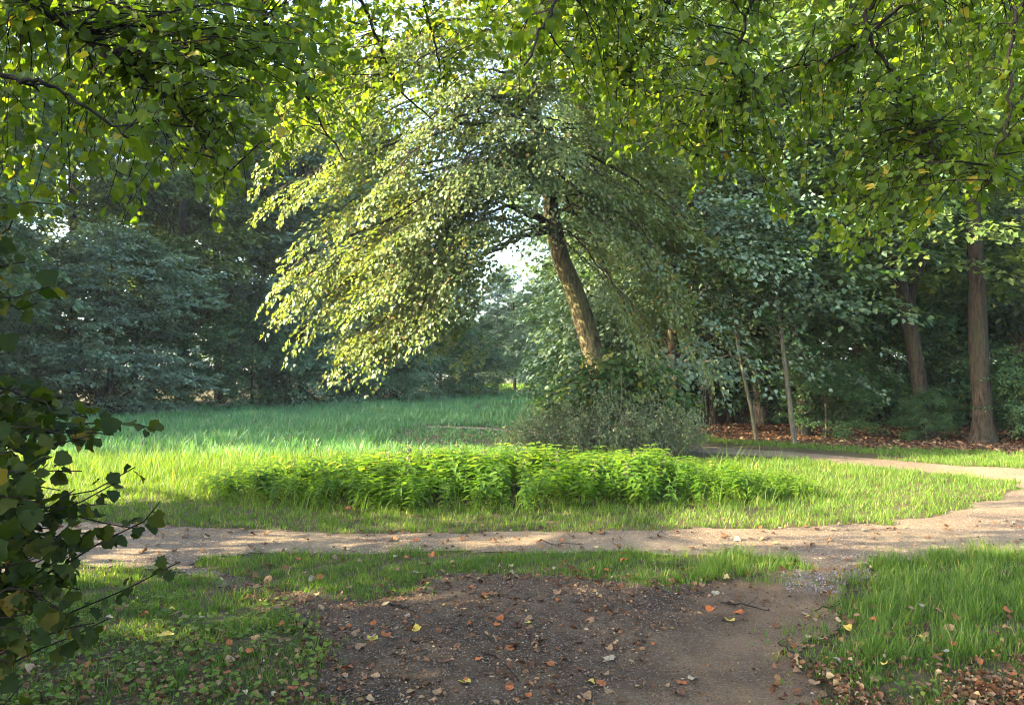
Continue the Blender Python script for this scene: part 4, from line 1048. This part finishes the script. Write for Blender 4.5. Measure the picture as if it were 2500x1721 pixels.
mb = MB()
x, y = scatter(rg, 2600, -4.9, 4.6, 8.7, 12.0, lambda x, y: (nettle_f(x, y) < 1.25) & (nettle_f(x, y) > .45) & ~inside_w(PATH, x, y, .1))
blades(mb, rg, x, y, rg.uniform(.08, .36, len(x)) * rg.uniform(.6, 1.2, len(x)), rg.uniform(.004, .008, len(x)), lean=.8)
stuff('rough_grass', mb, M_grass, 'rough long grass growing through the rim of the nettle patch', 'grass')
def seed_stalk(x, y, h, k):
    r = np.random.default_rng(900 + k); root = empty('seed_stalk', (x, y, float(height(x, y)) - .01))
    tag(root, 'dry brown seed stalk standing above the nettle leaves', 'plant', 'dry seed stalks in the nettle patch')
    a = MB(); q = bough(a, (x, y, 0), (x + r.normal(0, .08), y + r.normal(0, .05), h), .004, .0025, r, n=7, wob=.03, sides=4); a.build('stem', M_stem, root)
    b = MB(); m = 46; pp = q[4:][r.integers(0, 3, m)] + r.normal(0, .018, (m, 3)) * [1, 1, 2.2]
    X, Y, Z = frames(r.normal(0, 1, (m, 3)), r.normal(0, 1, (m, 3))); b.inst(LEAF4, pp, X, Y, Z, r.uniform(.015, .035, m)); tag(b.build('seed_head', M_stem, root), kind='stuff')
for k in range(18):
    th = rg.uniform(0, 6.28); rr = math.sqrt(rg.random()) * .9
    seed_stalk(NETTLE_C[0] + NETTLE_A * rr * math.cos(th), NETTLE_C[1] + NETTLE_B * rr * math.sin(th), rg.uniform(.5, .78) * (1 - .25 * rr), k)
# low ground cover on the near left lawn, some at the right
mb = MB()
def cover_l(x, y): return off_paths(x, y) & (x < -.4) & (y < 5.6) & in_view(x, y) & (_bare(x * 1.4, y * 1.4) > -.7 + np.clip(y - 4.6, 0, 2) * .9)
x, y = scatter(rg, 6000, -4.4, -.4, 2.7, 5.6, cover_l)
n = len(x); z = height(x, y) + rg.uniform(.015, .075, n)
X, Y, Z = frames(rg.normal(0, 1, (n, 3)) * [1, 1, .25], np.tile([0, -.15, 1.0], (n, 1)) + rg.normal(0, .3, (n, 3)))
mb.inst(LEAF6, np.column_stack([x, y, z]), X, Y, Z, rg.uniform(.018, .045, n))
x, y = scatter(rg, 900, 1.2, 3.4, 2.8, 4.0, lambda x, y: off_paths(x, y) & (_bare(x * 2, y * 2) > .3))
n = len(x); z = height(x, y) + rg.uniform(.02, .07, n)
X, Y, Z = frames(rg.normal(0, 1, (n, 3)) * [1, 1, .25], np.tile([0, -.15, 1.0], (n, 1)) + rg.normal(0, .3, (n, 3)))
mb.inst(LEAF6, np.column_stack([x, y, z]), X, Y, Z, rg.uniform(.025, .05, n))
stuff('ground_cover', mb, M_cover, 'low leafy ground cover creeping through the near lawns', 'ground cover')

# leaf litter (the small and crowded ones) -----------------------------------------------------
def curled(seed, kind=HEART, amp=.22):
    v = kind[0].copy(); r = np.random.default_rng(seed)
    v[:, 1] -= .45; k = r.uniform(.5, 1.3)
    v[:, 2] = amp * (k * (v[:, 0] * 2) ** 2 + r.normal(0, .6) * v[:, 1] ** 2 * 2 + .35 * np.sin(7 * v[:, 1] + seed)) + .02
    v[:, 0] *= r.uniform(.65, 1.0)
    v[:, 2] -= v[:, 2].min() - .01
    return v, kind[1]
CURLS = [curled(700 + i) for i in range(3)] + [curled(710 + i, MAPLE, .2) for i in range(2)]
def lay(mb, rg, x, y, size, dz=.016, tilt=.35, lift=0.0):
    size = size * np.exp(rg.normal(0, .22, len(x)))
    n = len(x); th = rg.uniform(0, 6.28, n)
    d = np.column_stack([np.cos(th), np.sin(th), rg.normal(0, tilt * .5, n)]); nr = np.tile([0, 0, 1.0], (n, 1)) + rg.normal(0, tilt, (n, 3))
    X, Y, Z = frames(d, nr); P = np.column_stack([x, y, height(x, y) + dz + lift * rg.random(n)])
    simple = (LEAF5[0] * [1, 1, 2.2] - [0, .5, 0], LEAF5[1])
    for k in range(5):
        s = slice(k, None, 5); mb.inst(CURLS[k] if size.mean() > .03 and n < 3500 else simple, P[s], X[s], Y[s], Z[s], size[s])
mb = MB()
def near_edge(x, y):
    a = inside(TRACK, x, y); s = .22
    return sum((inside(TRACK, x + dx, y + dy) != a) for dx, dy in ((s, 0), (-s, 0), (0, s), (0, -s))) > 0
x, y = scatter(rg, 3600, -4.0, 4.0, 2.7, 6.9, lambda x, y: near_edge(x, y) & ~inside(PATH, x, y) & in_view(x, y))
lay(mb, rg, x, y, rg.uniform(.015, .05, len(x)), lift=.02, tilt=.5)
x, y = scatter(rg, 14000, 1.2, 3.6, 2.8, 4.9, lambda x, y: off_paths(x, y) & in_view(x, y, .1) & (rg.random(len(x)) < np.clip((4.35 - y + .45 * _bare(x * 1.7, y * 1.7) + .25 * _tuft(x, y)) / 1.1, .06, 1)))
lay(mb, rg, x, y, rg.uniform(.013, .038, len(x)), lift=.05, tilt=.8)
x, y = scatter(rg, 6500, -4.0, -.6, 2.8, 5.0, lambda x, y: off_paths(x, y) & (rg.random(len(x)) < np.clip((4.9 - y) / 1.6, .05, 1)))
lay(mb, rg, x, y, rg.uniform(.014, .040, len(x)), lift=.03, tilt=.7)
x, y = scatter(rg, 12000, -2.4, 3.2, 2.7, 6.2, lambda x, y: inside(TRACK, x, y) & (rg.random(len(x)) < np.where(x - .55 * (y - 3.6) < .4, .9, .12) * (.55 + .45 * np.tanh(2 * _bare(x * 2.2, y * 2.2)))))
lay(mb, rg, x, y, rg.uniform(.014, .048, len(x)) * rg.uniform(.6, 1.1, len(x)), tilt=.5)
x, y = scatter(rg, 700, -5, 6, 6.2, 8.4, lambda x, y: inside(PATH, x, y) | (rg.random(len(x)) < .35))
lay(mb, rg, x, y, rg.uniform(.02, .055, len(x)))
stuff('leaf_litter', mb, M_litter, 'small brown leaf litter strewn over track, lawns and path', 'litter')
mb = MB()
x, y = scatter(rg, 16000, 3, 16, 15, 26, lambda x, y: inside(FOREST, x, y) & in_view(x, y) & (y < 24))
lay(mb, rg, x, y, rg.uniform(.05, .11, len(x)), tilt=.4)
stuff('forest_litter', mb, M_litter, 'rusty leaf litter covering the floor under the wood', 'litter')

# soil crumbs and the stony patch --------------------------------------------------------------
OCT = (np.array([(.5, 0, 0), (-.45, .1, 0), (0, .5, .05), (.05, -.5, 0), (0, 0, .42), (0, .05, -.35)], float), np.array([(0, 2, 4), (2, 1, 4), (1, 3, 4), (3, 0, 4), (2, 0, 5), (1, 2, 5), (3, 1, 5), (0, 3, 5)]))
PYR = (np.array([(.5, .1, -.2), (-.2, .5, -.2), (-.45, -.2, -.2), (.2, -.5, -.2), (0, 0, .5)], float), np.array([(0, 1, 4), (1, 2, 4), (2, 3, 4), (3, 0, 4)]))
def pebbles(mb, rg, x, y, size, dz=.016, tpl=None):
    n = len(x); X, Y, Z = frames(rg.normal(0, 1, (n, 3)) * [1, 1, .3], np.tile([0, 0, 1.0], (n, 1)) + rg.normal(0, .4, (n, 3)))
    mb.inst(tpl or OCT, np.column_stack([x, y, height(x, y) + dz]), X, Y, Z, np.column_stack([size, size * rg.uniform(.6, 1, n), size * rg.uniform(.5, .9, n)]))
mb = MB()
x, y = scatter(rg, 62000, -2.6, 2.9, 2.6, 6.2, lambda x, y: inside_w(TRACK, x, y, .07) & (rg.random(len(x)) < np.where(x - .55 * (y - 3.6) < .35, .85, .10)))
pebbles(mb, rg, x, y, rg.uniform(.006, .015, len(x)) * rg.choice([1, 1, 1, 1.5], len(x)), tpl=PYR)
stuff('soil_crumbs', mb, M_crumb, 'dark crumbly soil and grit loose on the dirt track', 'gravel')
STONY = poly([(1880, 1420), (1960, 1395), (2060, 1385), (2150, 1388), (2110, 1420), (2060, 1450), (1930, 1448)])
mb = MB()
x, y = scatter(rg, 9000, 1.4, 3.4, 4.8, 6.6, lambda x, y: inside_w(STONY, x, y, .09))
pebbles(mb, rg, x, y, rg.uniform(.008, .026, len(x)) )
x, y = scatter(rg, 9000, -7, 8, 6.2, 8.6, lambda x, y: inside_w(PATH, x, y, .02))
pebbles(mb, rg, x, y, rg.uniform(.004, .009, len(x)), dz=.009)
stuff('gravel', mb, M_stone, 'loose grey gravel where the dirt track meets the main path', 'gravel')

# single fallen leaves --------------------------------------------------------------------------
FALL_ME = {k: [mesh_of('fallen_leaf', *c, mat=M_dead[k], smooth=True) for c in CURLS] for k in LEAF_KIND}
def fallen(x, y, kind, size, place, label=None, group=True, lift=0.0, r=rg):
    o = obj('fallen_leaf', FALL_ME[kind][int(r.integers(0, 5))])
    o.location = (x, y, float(height(x, y)) + .017 + lift); o.rotation_euler = (r.normal(0, .25), r.normal(0, .25), r.uniform(0, 6.28)); o.scale = (size,) * 3
    w = LEAF_KIND[kind][1]
    tag(o, label or f'{w} fallen leaf lying {place}', 'leaf', None if label else f'{w} leaves {place}')
fallen(*tuple(gnd(405, 1580))[:2], 'yellow', .115, '', 'big yellow fallen leaf with brown holes on the leafy ground cover', lift=.06)
fallen(*tuple(gnd(1730, 1372))[:2], 'yellow', .085, '', 'pale yellow leaf caught upright in the grass strip by the path', lift=.05)
fallen(*tuple(gnd(906, 1570))[:2], 'pale', .085, '', 'bluish pale leaf lying flat by the grassy edge of the dirt track')
fallen(*tuple(gnd(1783, 1520))[:2], 'yellow', .075, '', 'yellow-green leaf with a long stalk in the middle of the dirt track')
fallen(*tuple(gnd(850, 1256))[:2], 'rust', .11, '', 'upright rust-red dead leaf in the grass before the nettles', lift=.07)
def batch(n, poly_px, place, kinds, lo, hi, test, lift=0.0):
    pg = poly(poly_px); c = 0; t = 0
    while c < n and t < 20000:
        t += 1
        x, y = rg.uniform(pg[:, 0].min(), pg[:, 0].max()), rg.uniform(pg[:, 1].min(), pg[:, 1].max())
        if inside(pg, np.array([x]), np.array([y]))[0] and test(x, y):
            fallen(x, y, str(rg.choice(kinds)), rg.uniform(lo, hi), place, lift=lift * rg.random()); c += 1
on_track = lambda x, y: bool(inside(TRACK, np.array([x]), np.array([y]))[0])
on_path = lambda x, y: bool(inside(PATH, np.array([x]), np.array([y]))[0])
on_grass = lambda x, y: not on_track(x, y) and not on_path(x, y)
K = ['brown'] * 5 + ['rust'] * 7 + ['tan'] * 6 + ['pale'] * 2 + ['yellow']
batch(110, [(650, 1440), (1500, 1405), (1500, 1721), (800, 1721)], 'on the dark dirt track', K, .03, .068, on_track)
batch(24, [(1500, 1420), (2000, 1440), (1960, 1721), (1500, 1721)], 'on the dark dirt track', K, .03, .07, on_track)
batch(46, [(0, 1460), (700, 1480), (820, 1721), (0, 1721)], 'on the lawn with ground cover', K, .03, .065, on_grass, .05)
batch(40, [(1950, 1721), (2050, 1480), (2500, 1500), (2500, 1721)], 'on the lawn beside the stony patch', K, .03, .07, on_grass, .06)
batch(34, [(600, 1360), (1900, 1360), (1700, 1425), (700, 1470)], 'in the grass strip between track and path', K, .04, .075, on_grass, .03)
batch(24, [(300, 1285), (2300, 1270), (2300, 1345), (300, 1345)], 'on the main path', K, .04, .075, on_path)

# twigs on the ground ---------------------------------------------------------------------------
def twig(a, b, rad, label):
    p, q = gnd(*a), gnd(*b); r = np.random.default_rng(int(a[0])); root = empty('fallen_twig', (p.x, p.y, 0)); tag(root, label, 'twig')
    mb = MB(); z = .024 + rad
    P = bough(mb, (p.x, p.y, z), (q.x, q.y, z), rad, rad * .6, r, n=8, wob=.05, sides=5)
    P = P * 1.0; s = MB(); e = P[4] + np.array([r.normal(0, .12), .10, .01]); bough(s, P[4], e, rad * .6, rad * .35, r, n=5, sides=4)
    mb.build('stem', M_twig, root); s.build('side_shoot', M_twig, root)
twig((1760, 1480), (1880, 1500), .006, 'dark straight twig lying below the stony patch')
twig((1290, 1690), (1180, 1590), .004, 'thin curved twig on the dark soil near the bottom edge')
twig((1900, 1580), (1965, 1625), .005, 'short twig at the track edge beside the leafy lawn')
twig((950, 1480), (1010, 1500), .005, 'small twig where the grass tongue ends on the track')
twig((1310, 1330), (1420, 1336), .004, 'thin twig lying on the main path')
twig((1990, 1500), (2060, 1478), .004, 'pale curved twig beside the edge of the stony patch')

# ------------------------------------------------------------------ the misty air of the glade
def haze():
    m, n, l, out = newmat('forest haze')
    v = n.new('ShaderNodeVolumePrincipled')
    v.inputs['Color'].default_value = (.80, .90, 1.0, 1); v.inputs['Density'].default_value = HAZE; v.inputs['Anisotropy'].default_value = .2
    l.new(v.outputs[0], out.inputs['Volume'])
    x0, x1, y0, y1, z0, z1 = -420, 420, -320, 520, -1.2, 34
    V = [(x, y, z) for z in (z0, z1) for y in (y0, y1) for x in (x0, x1)]
    Q = [(0, 2, 3, 1), (4, 5, 7, 6), (0, 1, 5, 4), (2, 6, 7, 3), (0, 4, 6, 2), (1, 3, 7, 5)]
    o = obj('haze', mesh_of('haze', np.array(V, float), quads=np.array(Q), mat=m))
    tag(o, 'thin bluish haze hanging between the trees', 'haze', kind='stuff')
HAZE = .0003
haze()
